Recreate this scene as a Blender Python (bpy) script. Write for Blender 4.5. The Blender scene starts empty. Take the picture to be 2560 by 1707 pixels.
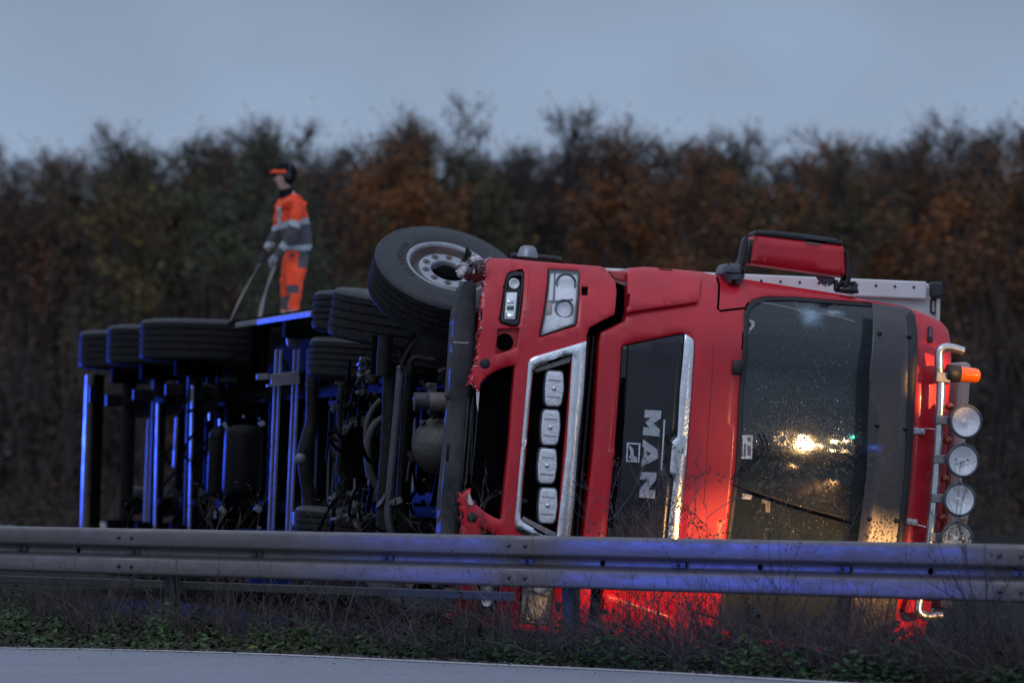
import bpy, bmesh, math, random
import numpy as np
from mathutils import Vector, Matrix
from mathutils.geometry import delaunay_2d_cdt

R = math.radians
SC = bpy.context.scene
COL = SC.collection

# ------------------------------------------------------------------ camera
F_PX, W_PX, H_PX = 9753.0, 2560.0, 1707.0
PITCH = math.atan(311.0 / F_PX)
CAM = Vector((0.0, 0.0, 1.17))
cd = bpy.data.cameras.new("camera")
cam = bpy.data.objects.new("camera", cd)
COL.objects.link(cam)
cam.location = CAM
cam.rotation_euler = (math.pi / 2 + PITCH, 0, 0)
cd.sensor_width = 36.0
cd.lens = F_PX / W_PX * 36.0
cd.clip_start = 0.5
cd.clip_end = 2000.0
cd.dof.use_dof = True
cd.dof.focus_distance = 25.4
cd.dof.aperture_fstop = 2.2
SC.camera = cam

# ------------------------------------------------------------------ world: overcast dusk
wd = bpy.data.worlds.new("World")
SC.world = wd
wd.use_nodes = True
nt = wd.node_tree
nt.nodes.clear()
wout = nt.nodes.new("ShaderNodeOutputWorld")
sky = nt.nodes.new("ShaderNodeTexSky")
sky.sky_type = 'NISHITA'
sky.sun_disc = False
sky.sun_elevation = R(3.0)
sky.sun_rotation = R(200.0)
bg1 = nt.nodes.new("ShaderNodeBackground")
bg1.inputs[1].default_value = 0.06
nt.links.new(sky.outputs[0], bg1.inputs[0])
geo = nt.nodes.new("ShaderNodeTexCoord")
sep = nt.nodes.new("ShaderNodeSeparateXYZ")
nt.links.new(geo.outputs['Generated'], sep.inputs[0])
ramp = nt.nodes.new("ShaderNodeValToRGB")
nt.links.new(sep.outputs['Z'], ramp.inputs[0])
el = ramp.color_ramp.elements
el[0].position = 0.0; el[0].color = (0.43, 0.565, 0.80, 1)
el[1].position = 1.0; el[1].color = (0.60, 0.70, 0.92, 1)
for p_, c_ in ((0.05, (0.405, 0.535, 0.76)), (0.085, (0.325, 0.43, 0.61)), (0.13, (0.24, 0.315, 0.445)), (0.26, (0.34, 0.43, 0.61))):
    e_ = el.new(p_); e_.color = (*c_, 1)
mp = nt.nodes.new("ShaderNodeMapping")
mp.inputs['Scale'].default_value = (5.0, 5.0, 7.0)
nt.links.new(geo.outputs['Generated'], mp.inputs[0])
nz = nt.nodes.new("ShaderNodeTexNoise")
nz.inputs['Scale'].default_value = 1.9
nz.inputs['Detail'].default_value = 3.0
nz.inputs['Roughness'].default_value = 0.5
nt.links.new(mp.outputs[0], nz.inputs['Vector'])
mr = nt.nodes.new("ShaderNodeMapRange")
mr.inputs[1].default_value = 0.3; mr.inputs[2].default_value = 0.7
mr.inputs[3].default_value = 0.86; mr.inputs[4].default_value = 1.12
nt.links.new(nz.outputs[0], mr.inputs[0])
bg2 = nt.nodes.new("ShaderNodeBackground")
nt.links.new(ramp.outputs[0], bg2.inputs[0])
nt.links.new(mr.outputs[0], bg2.inputs[1])
mx = nt.nodes.new("ShaderNodeMixShader")
mx.inputs[0].default_value = 0.9
nt.links.new(bg1.outputs[0], mx.inputs[1])
nt.links.new(bg2.outputs[0], mx.inputs[2])
nt.links.new(mx.outputs[0], wout.inputs[0])

# weak diffuse daylight behind the cloud, from behind the camera
sl = bpy.data.lights.new("sun", 'SUN')
sl.energy = 0.45; sl.angle = R(25); sl.color = (0.90, 0.93, 1.0)
so = bpy.data.objects.new("sun", sl); COL.objects.link(so)
so.rotation_euler = (R(42), 0, R(-20))


def aim(o, tgt):
    o.rotation_euler = (Vector(tgt) - o.location).to_track_quat('-Z', 'Y').to_euler()


def spot(name, loc, tgt, power, col, size, blend, radius):
    l = bpy.data.lights.new(name, 'SPOT')
    l.energy = power; l.color = col; l.spot_size = R(size); l.spot_blend = blend
    l.shadow_soft_size = radius
    o = bpy.data.objects.new(name, l); COL.objects.link(o)
    o.location = loc; aim(o, tgt)
    return o


WARM = (1.0, 0.50, 0.17)
# headlamps of the recovery vehicle standing past the right edge of the picture
spot("vehicle_headlamp", (8.1, 18.3, 0.72), (1.45, 26.0, -0.2), 6500, WARM, 15, 0.45, 0.09)
spot("vehicle_headlamp", (9.2, 19.2, 0.72), (2.3, 26.0, -0.15), 4200, WARM, 12, 0.45, 0.09)
spot("vehicle_work_lamp", (8.62, 17.22, 1.32), (1.62, 26.0, 1.28), 800, (1.0, 0.60, 0.25), 6.5, 1.0, 0.025)
spot("vehicle_work_lamp", (9.4, 20.6, 2.1), (2.74, 26.3, 1.74), 4500, (1.0, 0.5, 0.17), 3.4, 0.5, 0.06)

# blue beacons of the emergency vehicle standing past the left edge, on the road
BLUE = (0.03, 0.09, 1.0)
spot("blue_beacon", (-9.5, 50.0, 1.7), (-3.0, 36.0, 2.15), 6500, BLUE, 18.5, 0.25, 0.12)
spot("blue_beacon", (-17.0, 22.4, 1.9), (0.3, 23.4, 0.55), 3000, BLUE, 13.5, 1.0, 0.3)
spot("blue_beacon", (-17.0, 19.4, 1.9), (2.0, 21.8, 0.55), 3400, BLUE, 12, 1.0, 0.3)

SC.view_settings.view_transform = 'Standard'
SC.view_settings.look = 'None'
SC.view_settings.exposure = 0.0
SC.view_settings.gamma = 1.0
SC.view_settings.use_curve_mapping = False
SC.cycles.max_bounces = 6
SC.cycles.transparent_max_bounces = 12
SC.cycles.use_denoising = True
SC.cycles.sample_clamp_indirect = 4.0


# ------------------------------------------------------------------ materials
def mat(name, col, rough=0.6, metal=0.0, bump=0.0, bscale=40.0, var=0.0, vscale=6.0, coat=0.0,
        dirt=0.0, dirtcol=(0.09, 0.075, 0.06), dscale=2.5, spec=0.5, rvar=0.0, stretch=None, detail=4.0):
    m = bpy.data.materials.new(name); m.use_nodes = True
    n = m.node_tree.nodes; l = m.node_tree.links
    b = n['Principled BSDF']
    b.inputs['Base Color'].default_value = (*col, 1)
    b.inputs['Roughness'].default_value = rough
    b.inputs['Metallic'].default_value = metal
    b.inputs['Specular IOR Level'].default_value = spec
    b.inputs['Coat Weight'].default_value = coat
    b.inputs['Coat Roughness'].default_value = 0.12
    tc = n.new("ShaderNodeTexCoord")
    src = tc.outputs['Object']
    if stretch:
        mpn = n.new("ShaderNodeMapping"); mpn.inputs['Scale'].default_value = stretch
        l.new(src, mpn.inputs[0]); src = mpn.outputs[0]
    cur = None
    if var:
        t = n.new("ShaderNodeTexNoise"); t.inputs['Scale'].default_value = vscale; t.inputs['Detail'].default_value = detail
        l.new(src, t.inputs['Vector'])
        r = n.new("ShaderNodeMapRange"); r.inputs[1].default_value = 0.3; r.inputs[2].default_value = 0.7
        r.inputs[3].default_value = 1 - var; r.inputs[4].default_value = 1 + var
        l.new(t.outputs[0], r.inputs[0])
        mm = n.new("ShaderNodeMix"); mm.data_type = 'RGBA'; mm.blend_type = 'MULTIPLY'; mm.inputs[0].default_value = 1
        mm.inputs[6].default_value = (*col, 1)
        l.new(r.outputs[0], mm.inputs[7])
        cur = mm.outputs[2]
    if dirt:
        t2 = n.new("ShaderNodeTexNoise"); t2.inputs['Scale'].default_value = dscale; t2.inputs['Detail'].default_value = 8
        t2.inputs['Roughness'].default_value = 0.7
        l.new(src, t2.inputs['Vector'])
        r2 = n.new("ShaderNodeMapRange"); r2.inputs[1].default_value = 0.45; r2.inputs[2].default_value = 0.75
        r2.inputs[3].default_value = 0; r2.inputs[4].default_value = dirt
        l.new(t2.outputs[0], r2.inputs[0])
        m2 = n.new("ShaderNodeMix"); m2.data_type = 'RGBA'
        l.new(r2.outputs[0], m2.inputs[0])
        if cur: l.new(cur, m2.inputs[6])
        else: m2.inputs[6].default_value = (*col, 1)
        m2.inputs[7].default_value = (*dirtcol, 1)
        cur = m2.outputs[2]
        ra = n.new("ShaderNodeMapRange"); ra.inputs[3].default_value = rough; ra.inputs[4].default_value = min(1, rough + 0.4)
        l.new(r2.outputs[0], ra.inputs[0]); l.new(ra.outputs[0], b.inputs['Roughness'])
    if cur: l.new(cur, b.inputs['Base Color'])
    if bump:
        t3 = n.new("ShaderNodeTexNoise"); t3.inputs['Scale'].default_value = bscale; t3.inputs['Detail'].default_value = 3
        l.new(src, t3.inputs['Vector'])
        bp = n.new("ShaderNodeBump"); bp.inputs['Strength'].default_value = bump; bp.inputs['Distance'].default_value = 0.01
        l.new(t3.outputs[0], bp.inputs['Height']); l.new(bp.outputs[0], b.inputs['Normal'])
    return m


def add_drops(m, scale=90.0, strength=0.5, dist=0.004):
    """raindrops: small raised beads scattered by a voronoi pattern"""
    n = m.node_tree.nodes; l = m.node_tree.links
    b = n['Principled BSDF']
    tc = n.new("ShaderNodeTexCoord")
    v = n.new("ShaderNodeTexVoronoi"); v.inputs['Scale'].default_value = scale
    l.new(tc.outputs['Object'], v.inputs['Vector'])
    r = n.new("ShaderNodeMapRange"); r.inputs[1].default_value = 0.0; r.inputs[2].default_value = 0.35
    r.inputs[3].default_value = 1; r.inputs[4].default_value = 0
    l.new(v.outputs['Distance'], r.inputs[0])
    bp = n.new("ShaderNodeBump"); bp.inputs['Strength'].default_value = strength; bp.inputs['Distance'].default_value = dist
    l.new(r.outputs[0], bp.inputs['Height'])
    tgt = b.inputs['Coat Normal'] if b.inputs['Coat Weight'].default_value > 0 else b.inputs['Normal']
    if tgt.is_linked: l.new(tgt.links[0].from_socket, bp.inputs['Normal'])
    l.new(bp.outputs[0], tgt)
    return m


M = {}
M['red'] = add_drops(mat("red_paint", (0.62, 0.010, 0.026), 0.42, bump=0.06, bscale=14, var=0.13, vscale=2.2, coat=0.35,
                         dirt=0.22, dirtcol=(0.10, 0.035, 0.03), dscale=5), 75, 0.35)
M['red2'] = mat("scuffed_red_paint", (0.40, 0.02, 0.02), 0.5, bump=0.1, bscale=20, dirt=0.5, dirtcol=(0.12, 0.04, 0.03), dscale=9)
M['chrome'] = add_drops(mat("chrome_trim", (0.80, 0.84, 0.88), 0.20, 1.0, bump=0.1, bscale=120, dirt=0.35, dirtcol=(0.16, 0.16, 0.17), dscale=7), 120, 0.45)
M['chrome_letter'] = mat("chrome_letters", (0.50, 0.53, 0.58), 0.38, 0.45, bump=0.15, bscale=80, var=0.25, vscale=60)
M['black_gloss'] = mat("black_gloss_plate", (0.010, 0.012, 0.018), 0.18, spec=0.5, dirt=0.3, dirtcol=(0.03, 0.03, 0.035), dscale=8)
M['black'] = mat("black_plastic", (0.018, 0.019, 0.023), 0.55, bump=0.2, bscale=60, var=0.2)
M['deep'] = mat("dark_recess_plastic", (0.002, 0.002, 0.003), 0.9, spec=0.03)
M['char'] = mat("charcoal_plastic", (0.032, 0.036, 0.043), 0.6, bump=0.35, bscale=70, var=0.2, dirt=0.4, dirtcol=(0.10, 0.09, 0.085), dscale=12)
M['grey_plastic'] = mat("grey_plastic", (0.085, 0.10, 0.125), 0.45, bump=0.1, bscale=60, var=0.12)
M['rubber'] = mat("tyre_rubber", (0.030, 0.033, 0.040), 0.62, bump=0.15, bscale=50, var=0.2, vscale=9, dirt=0.4, dirtcol=(0.070, 0.068, 0.070), dscale=14)
M['tread'] = mat("dusty_tyre_tread", (0.014, 0.014, 0.016), 0.85, spec=0.2, bump=0.5, bscale=60, var=0.35, vscale=25, dirt=0.4, dirtcol=(0.05, 0.047, 0.045), dscale=30)
M['rim'] = mat("painted_steel_rim", (0.36, 0.39, 0.43), 0.42, 0.35, bump=0.1, var=0.12, dirt=0.45, dirtcol=(0.16, 0.12, 0.10), dscale=9)
M['rimbrown'] = mat("rusty_rim_well", (0.20, 0.16, 0.15), 0.55, 0.3, var=0.25, dirt=0.5, dirtcol=(0.10, 0.06, 0.045), dscale=9)
M['nut'] = mat("rusty_nut", (0.16, 0.11, 0.085), 0.5, 0.5)
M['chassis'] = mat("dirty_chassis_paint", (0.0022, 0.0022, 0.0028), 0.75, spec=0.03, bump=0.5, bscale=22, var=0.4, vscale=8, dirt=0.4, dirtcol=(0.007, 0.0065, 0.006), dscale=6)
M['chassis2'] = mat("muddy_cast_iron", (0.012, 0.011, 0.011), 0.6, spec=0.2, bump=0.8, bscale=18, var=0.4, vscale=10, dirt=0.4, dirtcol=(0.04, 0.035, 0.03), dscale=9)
M['steel'] = mat("galvanised_part", (0.30, 0.31, 0.34), 0.4, 0.7, var=0.2, bump=0.2, bscale=40, dirt=0.4)
M['alu'] = mat("aluminium_tube", (0.62, 0.63, 0.66), 0.28, 0.9, bump=0.1, bscale=60, dirt=0.25, dirtcol=(0.2, 0.19, 0.18), dscale=9)
M['hose'] = mat("rubber_hose", (0.03, 0.03, 0.035), 0.45)
M['white'] = mat("white_trailer_panel", (0.62, 0.62, 0.64), 0.45, var=0.06, bump=0.05, dirt=0.35, dirtcol=(0.36, 0.33, 0.32), dscale=3)
M['white_trim'] = mat("white_trailer_trim", (0.80, 0.80, 0.82), 0.4, var=0.05, dirt=0.2, dirtcol=(0.5, 0.48, 0.47), dscale=8)
M['sticker'] = mat("pale_sticker", (0.55, 0.60, 0.68), 0.5, var=0.4, vscale=50, detail=1)
M['sticker2'] = mat("sticker_print", (0.10, 0.13, 0.2), 0.5)
M['amber'] = mat("amber_lens", (0.85, 0.16, 0.01), 0.18, coat=0.6)
M['amber'].node_tree.nodes['Principled BSDF'].inputs['Subsurface Weight'].default_value = 0.3
M['amber_dark'] = mat("dark_amber_lens", (0.30, 0.05, 0.02), 0.25, coat=0.5, var=0.3, vscale=40)
M['torn'] = mat("torn_plastic_edge", (0.65, 0.62, 0.62), 0.7)
M['galv'] = mat("weathered_galvanised_steel", (0.19, 0.175, 0.185), 0.44, 0.45, bump=0.12, bscale=30, var=0.10, vscale=3, dirt=0.55,
                dirtcol=(0.105, 0.095, 0.092), dscale=17, stretch=(0.35, 1, 1))
M['galvd'] = mat("dark_galvanised_post", (0.10, 0.105, 0.12), 0.6, 0.5, bump=0.3, var=0.3, dirt=0.5)
M['bolt'] = mat("dull_bolt", (0.10, 0.10, 0.12), 0.5, 0.6)
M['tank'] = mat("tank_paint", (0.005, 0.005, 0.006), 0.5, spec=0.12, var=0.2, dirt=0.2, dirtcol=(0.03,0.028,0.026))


def glass_mat(name, tint, alpha, rough, dust=0.0):
    m = bpy.data.materials.new(name); m.use_nodes = True
    b = m.node_tree.nodes['Principled BSDF']
    b.inputs['Base Color'].default_value = (*tint, 1)
    b.inputs['Roughness'].default_value = rough
    b.inputs['Alpha'].default_value = alpha
    b.inputs['Specular IOR Level'].default_value = 0.7
    return m


M['lens'] = glass_mat("clear_lens", (0.7, 0.75, 0.82), 0.14, 0.05)
M['reflector'] = mat("lamp_reflector", (0.95, 0.97, 1.0), 0.30, 0.12, bump=1.0, bscale=22)
M['reflector_rib'] = mat("ribbed_lamp_reflector", (0.92, 0.95, 1.0), 0.28, 0.12, bump=1.0, bscale=38)
M['splat'] = mat("mud_spattered_reflector", (0.85, 0.80, 0.70), 0.35, 0.4, bump=1.0, bscale=60)
_n = M['splat'].node_tree
_t = _n.nodes.new("ShaderNodeTexNoise"); _t.inputs['Scale'].default_value = 34; _t.inputs['Detail'].default_value = 6
_c = _n.nodes.new("ShaderNodeTexCoord"); _n.links.new(_c.outputs['Object'], _t.inputs['Vector'])
_r = _n.nodes.new("ShaderNodeValToRGB"); _r.color_ramp.elements[0].position = 0.53; _r.color_ramp.elements[0].color = (0.9, 0.85, 0.78, 1)
_r.color_ramp.elements[1].position = 0.56; _r.color_ramp.elements[1].color = (0.02, 0.015, 0.012, 1)
_n.links.new(_t.outputs[0], _r.inputs[0]); _n.links.new(_r.outputs[0], _n.nodes['Principled BSDF'].inputs['Base Color'])


# ------------------------------------------------------------------ frames and pixel rays
def ray(px, py):
    """direction in the world of a point of the photograph (2560 px wide)"""
    x = (px - W_PX / 2) / F_PX; y = (H_PX / 2 - py) / F_PX
    c, s = math.cos(PITCH), math.sin(PITCH)
    return Vector((x, c - y * s, s + y * c))


def at_depth(px, py, Y):
    d = ray(px, py)
    return CAM + d * (Y / d.y)


def at_ground(px, py, z=0.0):
    d = ray(px, py)
    return CAM + d * ((z - CAM.z) / d.z)


ZOOM = {'A': (150, 650, 2.24), 'B': (750, 550, 1.96), 'C': (1150, 600, 1.96), 'D': (1750, 550, 1.8444),
        'E': (540, 380, 3.5625), 'F': (2240, 800, 2.613), 'G': (1780, 550, 5.88), 'H': (1500, 820, 3.0154),
        'I': (780, 820, 3.0154), 'J': (480, 700, 2.45), 'V': (0, 0, 0.91875), 'W': (900, 550, 4.48), 'K': (1540, 1000, 6.033)}


def zp(k, x, y):
    a, b, s = ZOOM[k]
    return a + x / s, b + y / s


def frame(origin, yaw, roll):
    a = Vector((math.cos(yaw), math.sin(yaw), 0)); w = Vector((-math.sin(yaw), math.cos(yaw), 0)); z = Vector((0, 0, 1))
    u = a * math.cos(roll) - z * math.sin(roll)
    v = z * math.cos(roll) + a * math.sin(roll)
    m = Matrix.Identity(4)
    for i in range(3):
        m[i][0] = u[i]; m[i][1] = w[i]; m[i][2] = v[i]; m[i][3] = origin[i]
    return m


T0 = at_depth(1611, 1137, 25.7)
TM = frame(T0, R(9.4), R(5.0)); TI = TM.inverted()


def loc_at(k, x, y, w, inv=None):
    """local point of the tractor (u up the lorry, w backwards, v sideways) seen at this zoomed pixel, at depth w"""
    inv = inv or TI
    px, py = zp(k, x, y)
    o = inv @ CAM; d = inv.to_3x3() @ ray(px, py)
    return o + d * ((w - o.y) / d.y)


def sst(a, b, x):
    t = min(1, max(0, (x - a) / (b - a)))
    return t * t * (3 - 2 * t)


def Dc(u, v):
    a = abs(v)
    t = max(0.0, (a - 0.60) / 0.62)
    c = 0.26 * t ** 2.5 + 0.025 * a * a
    c += max(0.0, u - 0.60) * 0.125 * 1.0
    c += 0.55 * max(0.0, u - 1.72) ** 2
    return c


def Db(u, v):
    return Dc(u, v) - 0.07


def on(k, x, y, fn=Dc, off=0.0):
    w = 0.0
    for _ in range(6):
        p = loc_at(k, x, y, w)
        w = fn(p.x, p.z) + off
    return (p.x, p.z)


def P(k, pts, fn=Dc, off=0.0):
    return [on(k, x, y, fn, off) for x, y in pts]


def sym(up):
    """closed outline from its upper half (left centre .. right centre)"""
    return up + [(u, -v) for u, v in reversed(up)]


def mir(p):
    return [(u, -v) for u, v in reversed(p)]


def rounded(poly, r, n=4):
    out = []
    N = len(poly)
    for i in range(N):
        p0 = Vector(poly[i - 1]); p1 = Vector(poly[i]); p2 = Vector(poly[(i + 1) % N])
        d0 = p0 - p1; d2 = p2 - p1
        rr = min(r, d0.length * 0.45, d2.length * 0.45)
        a = p1 + d0.normalized() * rr; b = p1 + d2.normalized() * rr
        for j in range(n + 1):
            t = j / n
            q = a * (1 - t) ** 2 + p1 * 2 * t * (1 - t) + b * t * t
            out.append((q.x, q.y))
    return out


def resample(poly, step):
    out = []
    N = len(poly)
    for i in range(N):
        p = Vector(poly[i]); q = Vector(poly[(i + 1) % N])
        L = (q - p).length
        if L < 1e-5: continue
        n = max(1, int(math.ceil(L / step)))
        for j in range(n):
            t = p.lerp(q, j / n); out.append((t.x, t.y))
    return out


def area(poly):
    return 0.5 * sum(poly[i - 1][0] * poly[i][1] - poly[i][0] * poly[i - 1][1] for i in range(len(poly)))


def inside(p, poly):
    x, y = p; c = False
    j = len(poly) - 1
    for i in range(len(poly)):
        xi, yi = poly[i]; xj, yj = poly[j]
        if (yi > y) != (yj > y) and x < (xj - xi) * (y - yi) / (yj - yi) + xi: c = not c
        j = i
    return c


def inset(poly, b):
    """move every point inwards by b (poly counter-clockwise)"""
    out = []; N = len(poly)
    for i in range(N):
        p0 = Vector(poly[i - 1]); p1 = Vector(poly[i]); p2 = Vector(poly[(i + 1) % N])
        d = (p1 - p0).normalized() + (p2 - p1).normalized()
        if d.length < 1e-6: d = Vector((1, 0))
        d.normalize()
        out.append((p1.x - d.y * b, p1.y + d.x * b))
    return out


# ------------------------------------------------------------------ mesh building
class MB:
    def __init__(s):
        s.v = []; s.f = []; s.sm = []; s.mi = []

    def add(s, vs, fs, smooth=False, mi=0):
        o = len(s.v)
        s.v += [tuple(p) for p in vs]
        s.f += [tuple(i + o for i in f) for f in fs]
        s.sm += [smooth] * len(fs); s.mi += [mi] * len(fs)

    def box(s, c, size, rot=None, bev=0.0, mi=0):
        hx, hy, hz = (k / 2 for k in size)
        if bev:
            bm = bmesh.new(); bmesh.ops.create_cube(bm, size=1)
            bmesh.ops.scale(bm, vec=Vector(size), verts=bm.verts)
            bmesh.ops.bevel(bm, geom=bm.edges[:], offset=min(bev, min(size) * 0.45), segments=2, affect='EDGES', profile=0.5)
            vs = [v.co.copy() for v in bm.verts]; fs = [[v.index for v in f.verts] for f in bm.faces]
            bm.free(); sm = False
        else:
            vs = [Vector((x * hx, y * hy, z * hz)) for x in (-1, 1) for y in (-1, 1) for z in (-1, 1)]
            fs = [(0, 1, 3, 2), (4, 6, 7, 5), (0, 4, 5, 1), (2, 3, 7, 6), (0, 2, 6, 4), (1, 5, 7, 3)]; sm = False
        if rot is not None: vs = [rot @ p for p in vs]
        c = Vector(c)
        s.add([p + c for p in vs], fs, sm, mi)

    def bar(s, a, b, w, h, up=(0, 0, 1), mi=0, bev=0.0):
        a = Vector(a); b = Vector(b); d = b - a; L = d.length; d.normalize()
        x = d.cross(Vector(up))
        if x.length < 1e-4: x = d.cross(Vector((1, 0, 0)))
        x.normalize(); y = x.cross(d)
        rot = Matrix((x, d, y)).transposed()
        s.box((a + b) / 2, (w, L, h), rot, bev, mi)

    def tube(s, pts, r, n=10, caps=True, mi=0, smooth=True, closed=False):
        pts = [Vector(p) for p in pts]
        rs = r if isinstance(r, (list, tuple)) else [r] * len(pts)
        N = len(pts); vs = []; fs = []
        up = Vector((0.13, 0.31, 0.94)); px = None
        for i, p in enumerate(pts):
            if closed: t = (pts[(i + 1) % N] - pts[i - 1]).normalized()
            else: t = (pts[min(i + 1, N - 1)] - pts[max(i - 1, 0)]).normalized()
            if px is None:
                x = t.cross(up)
                if x.length < 0.1: x = t.cross(Vector((1, 0, 0)))
            else: x = px - t * px.dot(t)
            x.normalize(); px = x; y = t.cross(x)
            for k in range(n):
                a = 2 * math.pi * k / n
                vs.append(p + (x * math.cos(a) + y * math.sin(a)) * rs[i])
        segs = N if closed else N - 1
        for i in range(segs):
            j = (i + 1) % N
            for k in range(n):
                fs.append((i * n + k, i * n + (k + 1) % n, j * n + (k + 1) % n, j * n + k))
        s.add(vs, fs, smooth, mi)
        if caps and not closed:
            s.add(vs[:n], [tuple(reversed(range(n)))], False, mi)
            s.add(vs[-n:], [tuple(range(n))], False, mi)

    def lathe(s, prof, c=(0, 0, 0), axis=(0, 0, 1), n=48, mi=0, smooth=True, ref=None):
        """prof = (radius, height) along the axis"""
        ax = Vector(axis).normalized()
        x = ax.cross(Vector(ref) if ref else Vector((0, 1, 0)))
        if x.length < 0.1: x = ax.cross(Vector((1, 0, 0)))
        x.normalize(); y = ax.cross(x); c = Vector(c)
        vs = []; fs = []
        for (r, h) in prof:
            for k in range(n):
                a = 2 * math.pi * k / n
                vs.append(c + ax * h + (x * math.cos(a) + y * math.sin(a)) * r)
        for i in range(len(prof) - 1):
            for k in range(n):
                fs.append((i * n + k, i * n + (k + 1) % n, (i + 1) * n + (k + 1) % n, (i + 1) * n + k))
        s.add(vs, fs, smooth, mi)

    def patch(s, outer, holes=(), fn=Dc, off=0.0, thick=0.03, hthick=None, bev=0.006, step=0.07, mi=0, back=False, grid=None):
        """a plate cut to an outline with holes, following the depth fn(u, v)"""
        hthick = thick if hthick is None else hthick
        g = fn if callable(fn) else (lambda u, v, k=fn: k)
        outer = resample(outer, step)
        if area(outer) < 0: outer.reverse()
        hs = []
        for h in holes:
            h = resample(h, step)
            if area(h) > 0: h.reverse()          # clockwise: inset moves away from the hole
            hs.append(h)
        io = inset(outer, bev) if bev else outer
        ih = [inset(h, bev) for h in hs] if bev else hs
        loops = [io] + ih
        pts = []; edges = []
        for lp in loops:
            b = len(pts); pts += lp
            edges += [(b + i, b + (i + 1) % len(lp)) for i in range(len(lp))]
        gs = grid or step
        us = [p[0] for p in io]; vs_ = [p[1] for p in io]
        if (max(us) - min(us)) > gs * 1.5 and (max(vs_) - min(vs_)) > gs * 1.5 and callable(fn):
            x = min(us) + gs * 0.5
            while x < max(us):
                y = min(vs_) + gs * 0.5
                while y < max(vs_):
                    if inside((x, y), io) and not any(inside((x, y), h) for h in ih):
                        if all((x - p[0]) ** 2 + (y - p[1]) ** 2 > (gs * 0.35) ** 2 for p in pts[:sum(len(l) for l in loops)]):
                            pts.append((x, y))
                    y += gs
                x += gs
        res = delaunay_2d_cdt([Vector(p) for p in pts], edges, [], 0, 1e-7)
        vv = res[0]; tri = []
        for t in res[2]:
            c = (vv[t[0]] + vv[t[1]] + vv[t[2]]) / 3
            if inside((c.x, c.y), io) and not any(inside((c.x, c.y), h) for h in ih):
                tri.append(tuple(t))
        V3 = [(p.x, g(p.x, p.y) + off, p.y) for p in vv]
        fs = [(t[0], t[1], t[2]) for t in tri]
        base = len(V3)
        # rounded edge strips share the border vertices of the face
        idx = {(round(p.x, 6), round(p.y, 6)): i for i, p in enumerate(vv)}
        rings = []
        for lp, full, th in [(io, outer, thick)] + [(a, b, hthick) for a, b in zip(ih, hs)]:
            if bev:
                rb = len(V3)
                V3 += [(p[0], g(p[0], p[1]) + off + bev, p[1]) for p in full]
                ids = [idx.get((round(p[0], 6), round(p[1], 6))) for p in lp]
                n = len(full)
                for i in range(n):
                    j = (i + 1) % n
                    if ids[i] is None or ids[j] is None: continue
                    fs.append((ids[i], rb + i, rb + j, ids[j]))
            rings.append((full, th))
        s.add(V3, fs, True, mi)
        for full, th in rings:
            n = len(full)
            e = bev if bev else 0.0
            a = [(p[0], g(p[0], p[1]) + off + e, p[1]) for p in full]
            b = [(p[0], (g(p[0], p[1]) + off + th) if th < 0.5 else th, p[1]) for p in full]
            s.add(a + b, [(i, n + i, n + (i + 1) % n, (i + 1) % n) for i in range(n)], th >= 0.5, mi)
        if back:
            s.add([(p.x, (g(p.x, p.y) + off + thick) if thick < 0.5 else thick, p.y) for p in vv], [tuple(reversed(t)) for t in tri], False, mi)

    def build(s, name, mats, parent=None, **props):
        me = bpy.data.meshes.new(name)
        me.from_pydata(s.v, [], s.f)
        ms = mats if isinstance(mats, (list, tuple)) else [mats]
        for m_ in ms: me.materials.append(m_)
        me.polygons.foreach_set('use_smooth', s.sm)
        me.polygons.foreach_set('material_index', s.mi)
        me.update()
        o = bpy.data.objects.new(name, me); COL.objects.link(o)
        if parent is not None: o.parent = parent
        for k, v in props.items(): o[k] = v
        return o


def tag(o, label, cat, group=None):
    o['label'] = label; o['category'] = cat
    if group: o['group'] = group
    return o


def empty(name, m=None, parent=None):
    o = bpy.data.objects.new(name, None); COL.objects.link(o)
    if m is not None: o.matrix_world = m
    if parent is not None: o.parent = parent
    return o


def dup(o, parent=None, rec=True):
    c = o.copy(); COL.objects.link(c); c.parent = parent
    if rec:
        for ch in list(o.children): dup(ch, c)
    return c


def lerp(a, b, t): return tuple(a[i] * (1 - t) + b[i] * t for i in range(len(a)))


def bez(p0, p1, p2, p3, n=10):
    out = []
    for i in range(n + 1):
        t = i / n
        out.append(tuple((1 - t) ** 3 * a + 3 * t * (1 - t) ** 2 * b + 3 * t * t * (1 - t) * c + t ** 3 * d for a, b, c, d in zip(p0, p1, p2, p3)))
    return out


def smooth_path(pts, n=5):
    """Catmull-Rom through the points"""
    P_ = [Vector(p) for p in pts]; out = []
    for i in range(len(P_) - 1):
        a = P_[max(i - 1, 0)]; b = P_[i]; c = P_[i + 1]; d = P_[min(i + 2, len(P_) - 1)]
        for j in range(n):
            t = j / n
            out.append(0.5 * ((2 * b) + (c - a) * t + (2 * a - 5 * b + 4 * c - d) * t * t + (3 * b - a - 3 * c + d) * t ** 3))
    out.append(P_[-1])
    return out


# ================================================================== GROUND, ROAD
def terrain(x, y):
    # rail line: through (-3.62, 27.5) and (2.76, 21.0)
    n = ((x + 3.62) * 0.7138 + (y - 27.5) * 0.7004)      # metres beyond the rail
    z = 0.0
    if n > 0.3: z = -0.10 * sst(0.3, 2.0, n)
    if n > 30: z += (n - 30) * 0.004
    return z


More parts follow.
